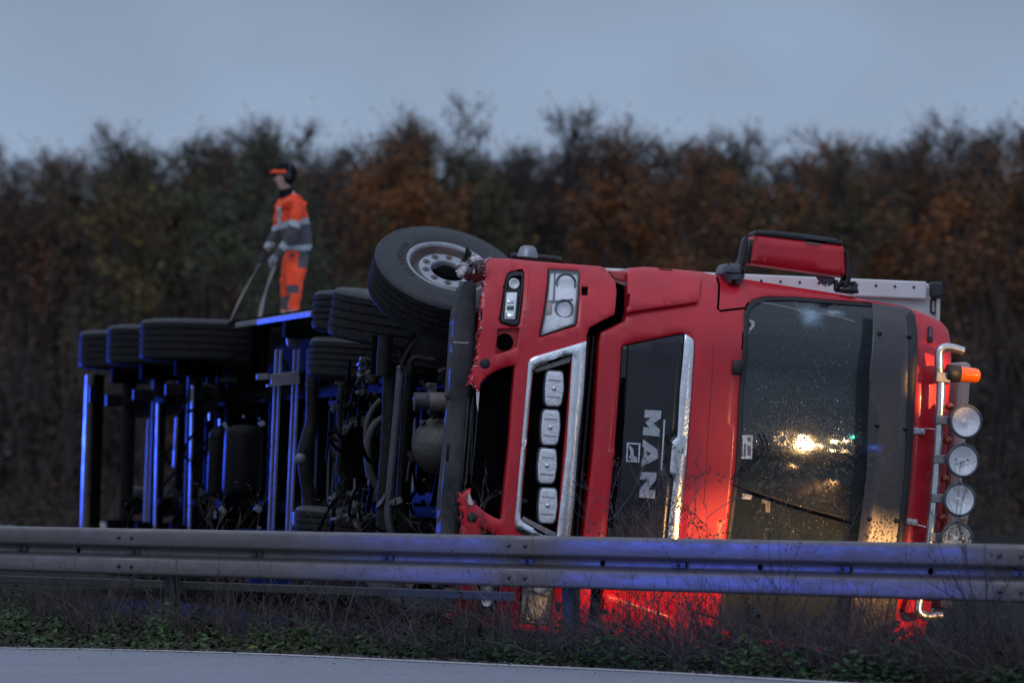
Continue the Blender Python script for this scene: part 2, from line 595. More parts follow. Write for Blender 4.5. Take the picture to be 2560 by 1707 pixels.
g = MB()
xs = sorted(set([round(-14 + i * 0.5, 3) for i in range(57)] + [-600, -300, -150, -80, -50, -35, -25, -18, 18, 25, 35, 50, 80, 150, 300, 600]))
ys = sorted(set([round(14 + i * 0.5, 3) for i in range(73)] + [-400, -200, -80, -30, 0, 8, 55, 60, 70, 85, 100, 120, 150, 200, 300, 500, 900, 1500]))
vs = [(x, y, terrain(x, y)) for y in ys for x in xs]
nx = len(xs)
g.add(vs, [(j * nx + i, j * nx + i + 1, (j + 1) * nx + i + 1, (j + 1) * nx + i) for j in range(len(ys) - 1) for i in range(nx - 1)], True)
soil = mat("dark_soil", (0.014, 0.012, 0.010), 0.95, bump=1.0, bscale=9, var=0.5, vscale=3, dirt=0.7, dirtcol=(0.012, 0.016, 0.008), dscale=1.2, spec=0.1)
g.build("ground", soil, kind='structure')

edge_px = [(0, 1489), (300, 1493.5), (600, 1502), (875, 1514), (1176, 1528), (1500, 1543), (1926, 1568), (2352, 1596)]
edge = [at_ground(*zp('V', x * 1.0, y)) for x, y in [(a * 1.0, b) for a, b in edge_px]]
edge = [Vector((p.x, p.y, 0)) for p in edge]
d0 = (edge[0] - edge[1]).normalized(); d1 = (edge[-1] - edge[-2]).normalized()
rd = Vector((-0.70, 0.714, 0))
edge = [edge[0] + rd * 160, edge[0] + rd * 60, edge[0] + (d0 * .5 + rd * .5) * 14, edge[0] + d0 * 4] + edge + [edge[-1] + d1 * 2, edge[-1] + Vector((0.7, -0.714, 0)) * 12, edge[-1] + Vector((0.7, -0.714, 0)) * 60]
NRM = Vector((-0.714, -0.70, 0))      # towards the road
ep = smooth_path(edge, 6)


def strip(name, m, o0, o1, z, **kw):
    b = MB(); v = []
    for p in ep:
        a = p + NRM * o0; c = p + NRM * o1
        v += [(a.x, a.y, z), (c.x, c.y, z)]
    b.add(v, [(2 * i, 2 * i + 1, 2 * i + 3, 2 * i + 2) for i in range(len(ep) - 1)], True)
    return b.build(name, m, **kw)


asphalt = mat("worn_asphalt", (0.24, 0.255, 0.29), 0.62, bump=1.0, bscale=90, var=0.34, vscale=75, dirt=0.35, dirtcol=(0.17, 0.18, 0.20), dscale=1.5)
gravelm = mat("gritty_shoulder", (0.055, 0.048, 0.044), 0.9, bump=1.0, bscale=70, var=0.7, vscale=60, dirt=0.5, dirtcol=(0.11, 0.10, 0.10), dscale=25)
linem = mat("worn_white_paint", (0.55, 0.53, 0.53), 0.6, bump=0.3, bscale=90, var=0.15, dirt=0.9, dirtcol=(0.24, 0.235, 0.24), dscale=22)
strip("road_shoulder", gravelm, -0.30, 0.06, 0.004, kind='structure')
strip("road", asphalt, 0.05, 11.0, 0.008, kind='structure')
strip("painted_edge_line", linem, 0.07, 0.19, 0.012, kind='structure')

# scattered grit on the shoulder
random.seed(5)
b = MB()
for i in range(2600):
    t = random.random() * 1.0
    k = random.uniform(4, len(edge) - 4) if False else random.uniform(18, 66)
    i0 = int(k); q = ep[min(i0, len(ep) - 2)].lerp(ep[min(i0 + 1, len(ep) - 1)], k - i0)
    q = q + NRM * random.gauss(-0.10, 0.09)
    s_ = random.uniform(0.004, 0.014)
    b.add([(q.x + random.uniform(-1, 1) * s_, q.y + random.uniform(-1, 1) * s_, 0.008 + random.uniform(0, 1) * s_) for _ in range(4)],
          [(0, 1, 2), (0, 2, 3), (0, 3, 1), (1, 3, 2)])
for i in range(700):
    k = random.uniform(18, 66); i0 = int(k); q = ep[min(i0, len(ep) - 2)].lerp(ep[min(i0 + 1, len(ep) - 1)], k - i0) + NRM * (abs(random.gauss(0, .5)) + .05)
    s_ = random.uniform(0.003, 0.010)
    b.add([(q.x + random.uniform(-1, 1) * s_, q.y + random.uniform(-1, 1) * s_, 0.010 + random.uniform(0, 1) * s_) for _ in range(4)],
          [(0, 1, 2), (0, 2, 3), (0, 3, 1), (1, 3, 2)])
b.build("shoulder_grit", mat("grit", (0.16, 0.14, 0.13), 0.9, var=0.6, vscale=20), kind='stuff')

# ================================================================== GUARDRAIL
RA = Vector((-3.62, 27.5, 0)); RB = Vector((2.76, 21.0, 0))
rdir = (RB - RA).normalized(); rn = Vector((rdir.y, -rdir.x, 0)) * 1.0     # towards the road and camera
if rn.y > 0: rn = -rn


def rail_at_px(px):
    """distance along the rail where this column of the photograph meets it"""
    d = ray(px, 1350)
    # intersect in plan: RA + s*rdir = t*d
    a, b_, c, e = rdir.x, -d.x, rdir.y, -d.y
    det = a * e - b_ * c
    rx, ry = -RA.x, -RA.y
    return (rx * e - b_ * ry) / det


s_joint = rail_at_px(1210 * 1.0884)
s_left = rail_at_px(310 * 1.0884)
PITCHR = s_joint - s_left
ZB, HB = 0.437, 0.313
rail = empty("guardrail", Matrix.Translation(RA + rdir * s_joint))
rail.rotation_euler = (0, 0, math.atan2(rdir.y, rdir.x))
tag(rail, "galvanised steel crash barrier running across the picture in front of the overturned lorry", "crash barrier")
# local: x along the rail, -y towards the road
prof = [(0.035, HB - 0.004), (0.052, HB), (0.070, HB - 0.003), (0.083, HB - 0.014), (0.085, HB - 0.03), (0.085, 0.208), (0.081, 0.198), (0.070, 0.191), (0.030, 0.183), (0.012, 0.178),
        (0.004, 0.170), (0.004, 0.140), (0.010, 0.131), (0.030, 0.125), (0.068, 0.116), (0.080, 0.110), (0.085, 0.100), (0.085, 0.022), (0.082, 0.008), (0.070, 0.001), (0.050, 0.0), (0.035, 0.004)]
XS = math.copysign(1, 1)


def beam_mb(L, lap=0.0):
    b = MB(); v = []; K = 9
    
    for i in range(K):
        x = L * i / (K - 1)
        j = 0.0
        for side in (0, 0.004):
            v += [(x, -(d - side + j) - lap, ZB + z) for d, z in prof]
    n = len(prof); fs = []
    for i in range(K - 1):
        for s in (0, 1):
            o0 = (2 * i + s) * n; o1 = (2 * (i + 1) + s) * n
            for k in range(n - 1):
                fs.append((o0 + k, o0 + k + 1, o1 + k + 1, o1 + k))
        for k in (0, n - 1):
            fs.append(((2 * i) * n + k, (2 * i + 1) * n + k, (2 * i + 3) * n + k, (2 * i + 2) * n + k))
    for i in (0, K - 1):
        for k in range(n - 1):
            fs.append((2 * i * n + k, 2 * i * n + k + 1, (2 * i + 1) * n + k + 1, (2 * i + 1) * n + k))
    b.add(v, fs, True)
    return b


proto_beam = None
for k in range(-9, 6):
    lap = 0.0 if k % 2 == 0 else 0.006
    key = k % 2
    L = PITCHR + (0.14 if key == 0 else 0.14)
    if k == -9 or k == -8:
        bo = beam_mb(L, lap).build("beam", M['galv'], rail)
        if key: pb1 = bo
        else: pb0 = bo
    else:
        bo = (pb1 if key else pb0).copy(); COL.objects.link(bo); bo.parent = rail
    bo.location = (k * PITCHR, 0, 0)
# bolts at the joints, washer plates in the valley, posts
bolt_me = MB(); bolt_me.lathe([(0, 0.014), (0.010, 0.013), (0.015, 0.008), (0.0165, 0.0)], axis=(0, -1, 0), n=12)
pb = None
plate_proto = None; post_proto = None
for k in range(-3, 3):
    for dx in (-0.20, -0.06 if k != 1 else -0.05):
        for z in (HB - 0.058, 0.062):
            if pb is None: pb = bolt_me.build("bolt", M['bolt'], rail); q = pb
            else: q = pb.copy(); COL.objects.link(q); q.parent = rail
            q.location = (k * PITCHR + dx + 0.14, -0.093, ZB + z)
    for j in range(3):
        X = k * PITCHR + 0.02 + j * PITCHR / 3
        if plate_proto is None:
            w_ = MB(); w_.box((0, 0, 0), (0.115, 0.012, 0.034), bev=0.003)
            w_.lathe([(0, 0.016), (0.009, 0.016), (0.012, 0.010), (0.012, 0.0)], c=(0, -0.004, 0), axis=(0, -1, 0), n=10)
            plate_proto = w_.build("washer_plate", M['bolt'], rail); q = plate_proto
        else: q = plate_proto.copy(); COL.objects.link(q); q.parent = rail
        q.location = (X, -0.014, ZB + 0.155)
# slots punched in the valley between the plates
slot = MB()
for k in range(-3, 3):
    for j in range(3):
        X = k * PITCHR + 0.02 + (j + 0.5) * PITCHR / 3
        slot.lathe([(0.0, 0.002), (0.018, 0.002), (0.019, 0.0)], c=(X, -0.0065, ZB + 0.155), axis=(0, -1, 0), n=12)
slot.build("bolt_slot", M['deep'], rail, kind='stuff')
for k in range(-3, 3):
    X = k * PITCHR + 0.27
    if post_proto is None:
        w_ = MB()
        w_.box((0, 0.085, 0.28), (0.10, 0.010, 0.82)); w_.box((-0.046, 0.11, 0.28), (0.008, 0.05, 0.82)); w_.box((0.046, 0.11, 0.28), (0.008, 0.05, 0.82))
        w_.box((0, 0.04, 0.60), (0.07, 0.075, 0.12))
        post_proto = w_.build("post", M['galvd'], rail); q = post_proto
    else: q = post_proto.copy(); COL.objects.link(q); q.parent = rail
    q.location = (X, 0, 0)
w_ = MB()
for k in range(-3, 0):
    w_.box((k * PITCHR + PITCHR / 2 - 0.3, 0.22, 0.365), (PITCHR - 0.05, 0.02, 0.055), bev=0.006)
w_.build("lower_rail", mat("pale_galvanised_strip", (0.15, 0.165, 0.16), 0.7, 0.2, dirt=0.5), rail)

# ================================================================== TRACTOR UNIT
lorry = empty("lorry_tractor", TM)
tag(lorry, "red lorry cab with its chassis lying on its left side behind the crash barrier", "lorry")


def obj(b, name, m, parent=None, **kw): return b.build(name, m, parent or lorry, **kw)


def plate(name, m, outer, holes=(), fn=Dc, off=0.0, thick=0.02, bev=0.004, parent=None, both=False, rr=0, **kw):
    if rr: outer = rounded(outer, rr)
    b = MB(); b.patch(outer, holes, fn, off, thick, bev=bev, **kw)
    o = obj(b, name, m, parent)
    if both:
        b = MB(); b.patch(mir(outer), [mir(h) for h in holes], fn, off, thick, bev=bev, **kw)
        obj(b, name, m, parent)
    return o


# ---- cab shell
cab_up = (P('C', [(655, 985), (668, 750), (682, 500), (690, 452), (808, 398), (822, 355), (824, 200), (818, 158), (832, 136), (905, 131), (1040, 141), (1180, 155), (1265, 174)])
          + P('D', [(180, 268), (400, 303), (620, 337), (790, 374), (930, 397), (1040, 432), (1115, 470), (1145, 505), (1156, 560), (1160, 640)])
          + P('F', [(348, 520), (338, 760), (328, 1050)]))
cab_out = sym(cab_up)
ws_up = P('D', [(166, 1110), (178, 800), (203, 440), (216, 398), (242, 368), (300, 352), (430, 353), (790, 382), (930, 402), (970, 416), (992, 448), (997, 520), (990, 800), (972, 1160)])
ws_out = sym(ws_up)
gr_up = P('H', [(108, 957), (163, 165), (171, 138), (190, 127), (600, 42), (640, 41), (668, 53), (702, 84), (708, 112), (655, 957)])
gr_out = sym(gr_up)
b = MB(); b.patch(cab_out, [ws_out, gr_out], Dc, 0, 2.15, hthick=0.05, bev=0.012, step=0.06)
# rear wall
b.patch([(u * 0.999, v * 0.995) for u, v in cab_out], [], 2.15, 0, 0.001, bev=0, step=0.2)
cab = obj(b, "cab_body", M['red'])
# window gap lines and creases
def stripline(name, m, pts, w, fn=Dc, off=-0.002, parent=None, both=False, thick=0.004):
    """thin flush line along a pixel path"""
    up = []; lo = []
    for i, p in enumerate(pts):
        a = Vector(pts[max(i - 1, 0)]); c = Vector(pts[min(i + 1, len(pts) - 1)]); t = (c - a).normalized()
        up.append((p[0] - t.y * w / 2, p[1] + t.x * w / 2)); lo.append((p[0] + t.y * w / 2, p[1] - t.x * w / 2))
    return plate(name, m, up + lo[::-1], (), fn, off, thick, 0, parent, both, step=0.05)


stripline("panel_gap", M['deep'], P('D', [(78, 262), (88, 300), (82, 408), (94, 419), (140, 413), (204, 406)]), 0.014, parent=cab, both=True)
stripline("panel_crease", M['red2'], P('C', [(1243, 500), (1228, 760), (1212, 1010), (1196, 1300)]), 0.006, off=-0.0015, parent=cab)
# ---- raised corner panels (air deflectors beside the grille)
cp = P('C', [(822, 200), (824, 160), (838, 139), (905, 132), (1040, 142), (1168, 157), (1186, 172), (1184, 215), (1173, 296), (1158, 305), (980, 331), (818, 356)], Dc, -0.04)
plate("corner_deflector", M['red'], cp, off=-0.045, thick=0.05, bev=0.014, both=True, step=0.05)
plate("deflector_edge", M['red2'], P('C', [(735, 150), (815, 155), (822, 200), (800, 200), (760, 185)]), off=0.03, thick=0.05, bev=0.01, both=True)
# ---- grille plate with chrome strip and lettering
plate("grille_plate", M['black_gloss'], [(u * 1.0, v) for u, v in gr_out], off=0.028, thick=0.02, bev=0, step=0.08)
gl = P('H', [(112, 957), (168, 165), (176, 140), (192, 131), (600, 48), (634, 46), (600, 470), (582, 818), (543, 856), (534, 957)])
plate("grille_door", M['black_gloss'], sym(gl), off=0.012, thick=0.018, bev=0.006, step=0.08)
stripline("grille_seam", M['deep'], P('H', [(214, 132), (205, 300), (196, 500), (183, 700), (166, 957), (150, 1200)]), 0.006, off=0.0105)
plate("grille_dark_panel", M['deep'], P('H', [(160, 372), (196, 372), (186, 560), (166, 957), (112, 957), (130, 700)]), off=0.0108, thick=0.002, bev=0, both=True)  # near-black panel along the edge of the grille door, both halves
cs = P('H', [(637, 46), (664, 55), (700, 86), (706, 114), (682, 560), (653, 957)])
cs2 = P('H', [(534, 957), (543, 856), (582, 818), (600, 470), (637, 46)])
b = MB(); full = sym(cs2[:-1] + cs); b.patch(full, [], Dc, -0.012, 0.03, bev=0.005, step=0.035)
obj(b, "chrome_strip", M['chrome'])
stripline("badge_line", M['chrome'], P('H', [(487, 690), (478, 850), (462, 1075)]), 0.010, off=0.006)


def H(*pts): return P('H', pts)


def K(*pts): return P('K', pts)


letters = {
    'M': K((432, 145), (680, 160), (672, 272), (562, 350), (656, 440), (650, 548), (400, 525), (412, 404), (502, 414), (436, 334), (522, 268), (425, 264)),
    'N': K((370, 1078), (608, 1092), (600, 1198), (482, 1345), (590, 1355), (582, 1482), (345, 1465), (360, 1340), (476, 1200), (362, 1195)),
}
for ch in ('M', 'N'):
    plate("letter", M['chrome_letter'], letters[ch], off=-0.008, thick=0.022, bev=0)
A_out = K((405, 590), (635, 755), (622, 880), (380, 1005), (386, 900), (412, 872), (420, 716), (396, 700))
A_in = K((466, 776), (528, 806), (462, 848))
plate("letter", M['chrome_letter'], A_out, [A_in], off=-0.008, thick=0.022, bev=0)
plate("badge_frame", M['chrome'], K((165, 638), (368, 652), (350, 942), (150, 925)), [K((186, 660), (344, 670), (330, 918), (172, 905))], off=-0.002, thick=0.016, bev=0)
plate("badge_lion", M['chrome_letter'], K((188, 672), (232, 700), (265, 745), (272, 832), (322, 870), (312, 912), (282, 912), (232, 896), (190, 852), (216, 830), (218, 770), (200, 720)), off=0.003, thick=0.010, bev=0)

# ---- windscreen
frame_in = P('D', [(192, 1110), (203, 800), (228, 445), (240, 412), (262, 388), (305, 372), (430, 371), (790, 398), (905, 414), (940, 428), (958, 455), (962, 520), (955, 800), (938, 1160)])
b = MB(); b.patch(ws_out, [sym(frame_in)], Dc, 0.012, 0.05, bev=0.004, step=0.07)
obj(b, "windscreen_seal", M['black'])

gm = bpy.data.materials.new("windscreen_glass"); gm.use_nodes = True
n = gm.node_tree.nodes; l = gm.node_tree.links; pb_ = n['Principled BSDF']
pb_.inputs['Base Color'].default_value = (0.035, 0.05, 0.055, 1)
pb_.inputs['Specular IOR Level'].default_value = 0.9
pb_.inputs['IOR'].default_value = 1.6
tc = n.new("ShaderNodeTexCoord")
# dried dirt + raindrops, denser in the lower half of the pane
nz1 = n.new("ShaderNodeTexNoise"); nz1.inputs['Scale'].default_value = 7; nz1.inputs['Detail'].default_value = 9; nz1.inputs['Roughness'].default_value = 0.75
l.new(tc.outputs['Object'], nz1.inputs['Vector'])
vo = n.new("ShaderNodeTexVoronoi"); vo.inputs['Scale'].default_value = 48
l.new(tc.outputs['Object'], vo.inputs['Vector'])
mrv = n.new("ShaderNodeMapRange"); mrv.inputs[1].default_value = 0.05; mrv.inputs[2].default_value = 0.30; mrv.inputs[3].default_value = 1; mrv.inputs[4].default_value = 0
l.new(vo.outputs['Distance'], mrv.inputs[0])
vo2 = n.new("ShaderNodeTexVoronoi"); vo2.inputs['Scale'].default_value = 110
l.new(tc.outputs['Object'], vo2.inputs['Vector'])
mrv2 = n.new("ShaderNodeMapRange"); mrv2.inputs[1].default_value = 0.05; mrv2.inputs[2].default_value = 0.35; mrv2.inputs[3].default_value = 0.6; mrv2.inputs[4].default_value = 0
l.new(vo2.outputs['Distance'], mrv2.inputs[0])
ad = n.new("ShaderNodeMath"); ad.operation = 'ADD'; l.new(mrv.outputs[0], ad.inputs[0]); l.new(mrv2.outputs[0], ad.inputs[1])
sepx = n.new("ShaderNodeSeparateXYZ"); l.new(tc.outputs['Object'], sepx.inputs[0])
low = n.new("ShaderNodeMapRange"); low.inputs[1].default_value = 0.75; low.inputs[2].default_value = 0.15; low.inputs[3].default_value = 0.08; low.inputs[4].default_value = 1.0
l.new(sepx.outputs['Z'], low.inputs[0])
mnz = n.new("ShaderNodeMapRange"); mnz.inputs[1].default_value = 0.42; mnz.inputs[2].default_value = 0.60
l.new(nz1.outputs[0], mnz.inputs[0])
mu = n.new("ShaderNodeMath"); mu.operation = 'MULTIPLY'; l.new(ad.outputs[0], mu.inputs[0]); l.new(low.outputs[0], mu.inputs[1])
mu2 = n.new("ShaderNodeMath"); mu2.operation = 'MULTIPLY'; l.new(mu.outputs[0], mu2.inputs[0]); l.new(mnz.outputs[0], mu2.inputs[1])
bp = n.new("ShaderNodeBump"); bp.inputs['Strength'].default_value = 0.9; bp.inputs['Distance'].default_value = 0.006
l.new(mu2.outputs[0], bp.inputs['Height']); l.new(bp.outputs[0], pb_.inputs['Normal'])
rg = n.new("ShaderNodeMapRange"); rg.inputs[1].default_value = 0.3; rg.inputs[2].default_value = 0.7; rg.inputs[3].default_value = 0.012; rg.inputs[4].default_value = 0.045
l.new(nz1.outputs[0], rg.inputs[0])


def blotch(cx, cz, rx, rz, nscale, lo_, hi_, seedoff):
    """irregular frosted patch where the laminated glass is crushed"""
    mpn = n.new("ShaderNodeMapping"); mpn.inputs['Location'].default_value = (-cx / rx, 0, -cz / rz)
    mpn.inputs['Scale'].default_value = (1 / rx, 0, 1 / rz)
    l.new(tc.outputs['Object'], mpn.inputs[0])
    ln = n.new("ShaderNodeVectorMath"); ln.operation = 'LENGTH'; l.new(mpn.outputs[0], ln.inputs[0])
    nn = n.new("ShaderNodeTexNoise"); nn.inputs['Scale'].default_value = nscale; nn.inputs['Detail'].default_value = 8; nn.inputs['Roughness'].default_value = 0.8
    l.new(tc.outputs['Object'], nn.inputs['Vector'])
    s = n.new("ShaderNodeMath"); s.operation = 'MULTIPLY_ADD'; l.new(nn.outputs[0], s.inputs[0]); s.inputs[1].default_value = -1.9; l.new(ln.outputs['Value'], s.inputs[2])
    r_ = n.new("ShaderNodeMapRange"); r_.inputs[1].default_value = lo_; r_.inputs[2].default_value = hi_; r_.inputs[3].default_value = 1; r_.inputs[4].default_value = 0
    l.new(s.outputs[0], r_.inputs[0])
    return r_.outputs[0]


c1 = on('D', 515, 440); c2 = on('D', 620, 425); c3 = on('D', 385, 1005)
o1 = blotch(c1[0], c1[1], 0.115, 0.10, 14, -0.75, 0.05, 0)
o2 = blotch(c2[0], c2[1], 0.10, 0.03, 16, -0.70, 0.0, 0)
o3 = blotch(c3[0], c3[1], 0.13, 0.13, 10, -0.62, -0.52, 0)
mxa = n.new("ShaderNodeMath"); mxa.operation = 'MAXIMUM'; l.new(o1, mxa.inputs[0]); l.new(o2, mxa.inputs[1])
o3s = n.new("ShaderNodeMath"); o3s.operation = 'MULTIPLY'; l.new(o3, o3s.inputs[0]); o3s.inputs[1].default_value = 0.55
mxb = n.new("ShaderNodeMath"); mxb.operation = 'MAXIMUM'; l.new(mxa.outputs[0], mxb.inputs[0]); l.new(o3s.outputs[0], mxb.inputs[1])
cm = n.new("ShaderNodeMix"); cm.data_type = 'RGBA'; cm.inputs[6].default_value = (0.034, 0.050, 0.058, 1); cm.inputs[7].default_value = (0.30, 0.42, 0.50, 1)
l.new(mxb.outputs[0], cm.inputs[0])
# dust specks, golden glint of lit drops put into colour, lower half
spk = n.new("ShaderNodeMath"); spk.operation = 'MULTIPLY'; l.new(mu2.outputs[0], spk.inputs[0]); spk.inputs[1].default_value = 0.35
cm2 = n.new("ShaderNodeMix"); cm2.data_type = 'RGBA'; l.new(spk.outputs[0], cm2.inputs[0]); l.new(cm.outputs[2], cm2.inputs[6]); cm2.inputs[7].default_value = (0.25, 0.22, 0.18, 1)
l.new(cm2.outputs[2], pb_.inputs['Base Color'])
rm = n.new("ShaderNodeMath"); rm.operation = 'MAXIMUM'; l.new(rg.outputs[0], rm.inputs[0]); l.new(mxb.outputs[0], rm.inputs[1]); l.new(rm.outputs[0], pb_.inputs['Roughness'])
al = n.new("ShaderNodeMath"); al.operation = 'MAXIMUM'; l.new(mxb.outputs[0], al.inputs[0]); al.inputs[1].default_value = 0.55
l.new(al.outputs[0], pb_.inputs['Alpha'])
glass = MB(); glass.patch(sym(P('D', [(186, 1110), (197, 800), (222, 440), (236, 408), (260, 384), (305, 368), (430, 367), (790, 394), (905, 410), (945, 424), (962, 450), (966, 520), (960, 800), (942, 1160)])), [], Dc, 0.024, 0.006, bev=0, step=0.07)
glass_o = obj(glass, "windscreen", gm)
# long cracks and scratches, thin raised slivers of broken glass
random.seed(11)
crk = MB()
cmat = mat("broken_glass_edge", (0.26, 0.33, 0.37), 0.4)


def crack(x0, y0, ang, L, w=0.0016):
    p = on('D', x0, y0); pts = [p]; a = ang
    for i in range(6):
        a += random.uniform(-0.12, 0.12)
        p = (p[0] + math.cos(a) * L / 6, p[1] + math.sin(a) * L / 6); pts.append(p)
    for i in range(6):
        if random.random() < 0.2: continue
        q, r_ = pts[i], pts[i + 1]; t = Vector((r_[0] - q[0], r_[1] - q[1])).normalized(); ww = w * (1 - i / 7)
        vs_ = [(q[0] - t.y * ww, Dc(*q) + 0.0225, q[1] + t.x * ww), (q[0] + t.y * ww, Dc(*q) + 0.0225, q[1] - t.x * ww),
               (r_[0] + t.y * ww * .7, Dc(*r_) + 0.0225, r_[1] - t.x * ww * .7), (r_[0] - t.y * ww * .7, Dc(*r_) + 0.0225, r_[1] + t.x * ww * .7)]
        crk.add(vs_, [(0, 1, 2, 3)])


for i in range(26): crack(515 + random.gauss(0, 26), 440 + random.gauss(0, 18), random.uniform(0, 6.283), random.uniform(0.05, 0.17) if i < 20 else .26, .0009)
for i in range(6): crack(630 + random.gauss(0, 10), 425, random.uniform(-0.5, 0.5), random.uniform(0.04, 0.10), .0009)
for x, y, a, L in ((700, 560, 4.2, 0.12), (760, 640, 4.4, 0.1), (270, 940, -0.6, 0.5), (310, 1060, 4.3, 0.35), (640, 860, 0.4, 0.18), (320, 840, 0.1, 0.25), (560, 1000, 1.2, 0.3), (385, 1005, 3.6, 0.3), (230, 1290, 0.9, 0.3), (620, 1300, -0.8, 0.3), (530, 640, -1.1, 0.3)):
    crack(x, y, a, L * .6, 0.0010)
for i in range(46):
    crack(random.uniform(240, 700), random.uniform(820, 1450), random.uniform(0, 6.28), random.uniform(0.015, 0.045), 0.0010)
obj(crk, "glass_crack", cmat, glass_o, kind='stuff')
# water beads thick round the middle, golden lamp glint put into their colour
bd = MB()
for i in range(2600):
    if i < 1700: x, y = random.gauss(500, 120), random.gauss(1010, 95)
    elif i < 2100: x, y = random.uniform(240, 700), random.uniform(640, 1450)
    else: x, y = random.uniform(260, 690), random.uniform(400, 1450)
    if not (235 < x < 755 and 390 < y < 1460): continue
    u, v = on('D', x, y); r_ = random.choice((.0016, .0022, .003, .0042)) * random.uniform(.7, 1.1); w_ = Dc(u, v) + .0235
    vs_ = [(u + math.cos(a) * r_, w_, v + math.sin(a) * r_) for a in (0, 1.05, 2.09, 3.14, 4.19, 5.24)] + [(u + math.cos(a) * r_ * .55, w_ - r_ * .5, v + math.sin(a) * r_ * .55) for a in (0, 1.05, 2.09, 3.14, 4.19, 5.24)] + [(u, w_ - r_ * .65, v)]
    bd.add(vs_, [(k, (k + 1) % 6, 6 + (k + 1) % 6, 6 + k) for k in range(6)] + [(6 + k, 6 + (k + 1) % 6, 12) for k in range(6)], True)
obj(bd, "water_bead", mat("golden_glint_bead", (.30, .24, .17), .12), glass_o, kind='stuff')
# interior behind the glass
b = MB()
b.box((1.35, 1.75, 0), (1.9, 0.05, 2.2)); b.box((0.5, 1.1, 0), (0.05, 1.3, 2.2)); b.box((2.0, 1.15, 0), (0.05, 1.3, 2.2))
obj(b, "cab_interior", M['deep'])
b = MB(); b.box((0.75, 0.62, 0), (0.16, 0.4, 2.1), bev=0.05); obj(b, "dashboard", M['deep'])
for s_ in (-1, 1):
    b = MB(); b.box((1.15, 1.25, 0.62 * s_), (0.75, 0.14, 0.5), bev=0.06); b.box((1.62, 1.22, 0.62 * s_), (0.18, 0.12, 0.28), bev=0.05)
    obj(b, "seat", M['black'])
b = MB(); b.tube([(0.98 + 0.0 * math.cos(t), 0.55 + 0.05 * math.cos(t), -0.60 + 0.0) for t in (0,)] * 2, 0.001, 3) if False else None
b = MB()
ring = [(1.0 + 0.20 * math.cos(t) * 0.5, 0.62 + 0.20 * math.cos(t) * 0.8, -0.60 + 0.21 * math.sin(t)) for t in [i * math.tau / 24 for i in range(24)]]
b.tube(ring, 0.016, 8, closed=True); b.bar((1.0, 0.62, -0.8), (1.0, 0.62, -0.4), 0.04, 0.03)
obj(b, "steering_wheel", M['black'])
# roller blind band along the header
blind = sym(P('D', [(676, 1150), (700, 700), (722, 412), (800, 418), (800, 700), (790, 1150)], Dc, 0.07))
plate("roller_blind", M['deep'], blind, off=0.09, thick=0.01, bev=0, step=0.1)
# warm lit strips are reflections; stickers inside the glass
stk = P('D', [(180, 990), (247, 992), (243, 1101), (174, 1099)])
st_o = plate("sticker", M['sticker'], stk, off=0.020, thick=0.002, bev=0)
for (x0, y0, x1, y1) in ((188, 1000, 200, 1090), (205, 1030, 214, 1090), (222, 1000, 238, 1020), (222, 1040, 238, 1085)):
    plate("sticker_print", M['sticker2'], P('D', [(x0, y0), (x1, y0), (x1, y1), (x0, y1)]), off=0.0185, thick=0.001, bev=0, parent=st_o)
plate("sticker", M['sticker'], P('D', [(200, 1260), (244, 1268), (238, 1288), (196, 1284)]), off=0.020, thick=0.002, bev=0)
plate("sticker", M['grey_plastic'], P('D', [(290, 1282), (328, 1286), (326, 1348), (306, 1346), (306, 1306), (288, 1302)]), off=0.020, thick=0.002, bev=0)
# camera bracket on the lower screen edge
plate("sensor_bracket", M['black'], P('D', [(152, 645), (196, 646), (190, 714), (148, 712), (148, 680)]), off=-0.03, thick=0.05, bev=0.01)
# wiper
def D3(k, x, y, off, fn=Dc):
    u, v = on(k, x, y, fn, off); return (u, fn(u, v) + off, v)


b = MB()
wp = [D3('D', x, y, -0.03) for x, y in ((155, 1215), (210, 1235), (330, 1278), (500, 1330), (660, 1372))]
b.tube(smooth_path(wp), 0.006, 6); obj(b, "wiper_arm", mat("wiper_metal", (0.03, 0.022, 0.02), 0.4, 0.3))
b = MB(); wp = [D3('D', x, y, -0.012) for x, y in ((215, 1252), (420, 1318), (700, 1396))]
b.tube(smooth_path(wp), 0.008, 5); obj(b, "wiper_blade", M['deep'])
b = MB(); wp = [D3('D', x, y, -0.02) for x, y in ((150, 1195), (230, 1130), (300, 1080), (312, 1040), (290, 985))]
b.tube(smooth_path(wp), 0.006, 6); obj(b, "wiper_arm", M['chassis2'])
# ---- smoked sun visor standing off the screen
vis = sym(P('D', [(768, 1150), (780, 700), (792, 384), (930, 398), (968, 410), (992, 436), (1000, 500), (994, 760), (972, 1160)], Dc, -0.09))
vm = glass_mat("smoked_visor", (0.060, 0.055, 0.062), 0.78, 0.30)
vm.node_tree.nodes['Principled BSDF'].inputs['Specular IOR Level'].default_value = 0.8
add_drops(vm, 60, 0.5)
b = MB(); b.patch(vis, [], Dc, -0.10, 0.008, bev=0.003, step=0.07); visor = obj(b, "sun_visor", vm)
vs2 = sym(P('D', [(945, 1150), (963, 700), (955, 440), (972, 416), (992, 440), (1000, 505), (994, 760), (972, 1160)], Dc, -0.105))
plate("visor_edge", M['black'], vs2, off=-0.106, thick=0.004, bev=0.001, parent=visor)
for (x, y) in ((830, 522), (966, 536), (818, 945), (948, 962), (785, 1378), (908, 1386)):
    p = D3('D', x, y, -0.11)
    b = MB(); b.lathe([(0, -0.012), (0.010, -0.010), (0.016, 0.0), (0.016, 0.01)], c=p, axis=(0, 1, 0), n=12); obj(b, "visor_screw", M['black'], visor)
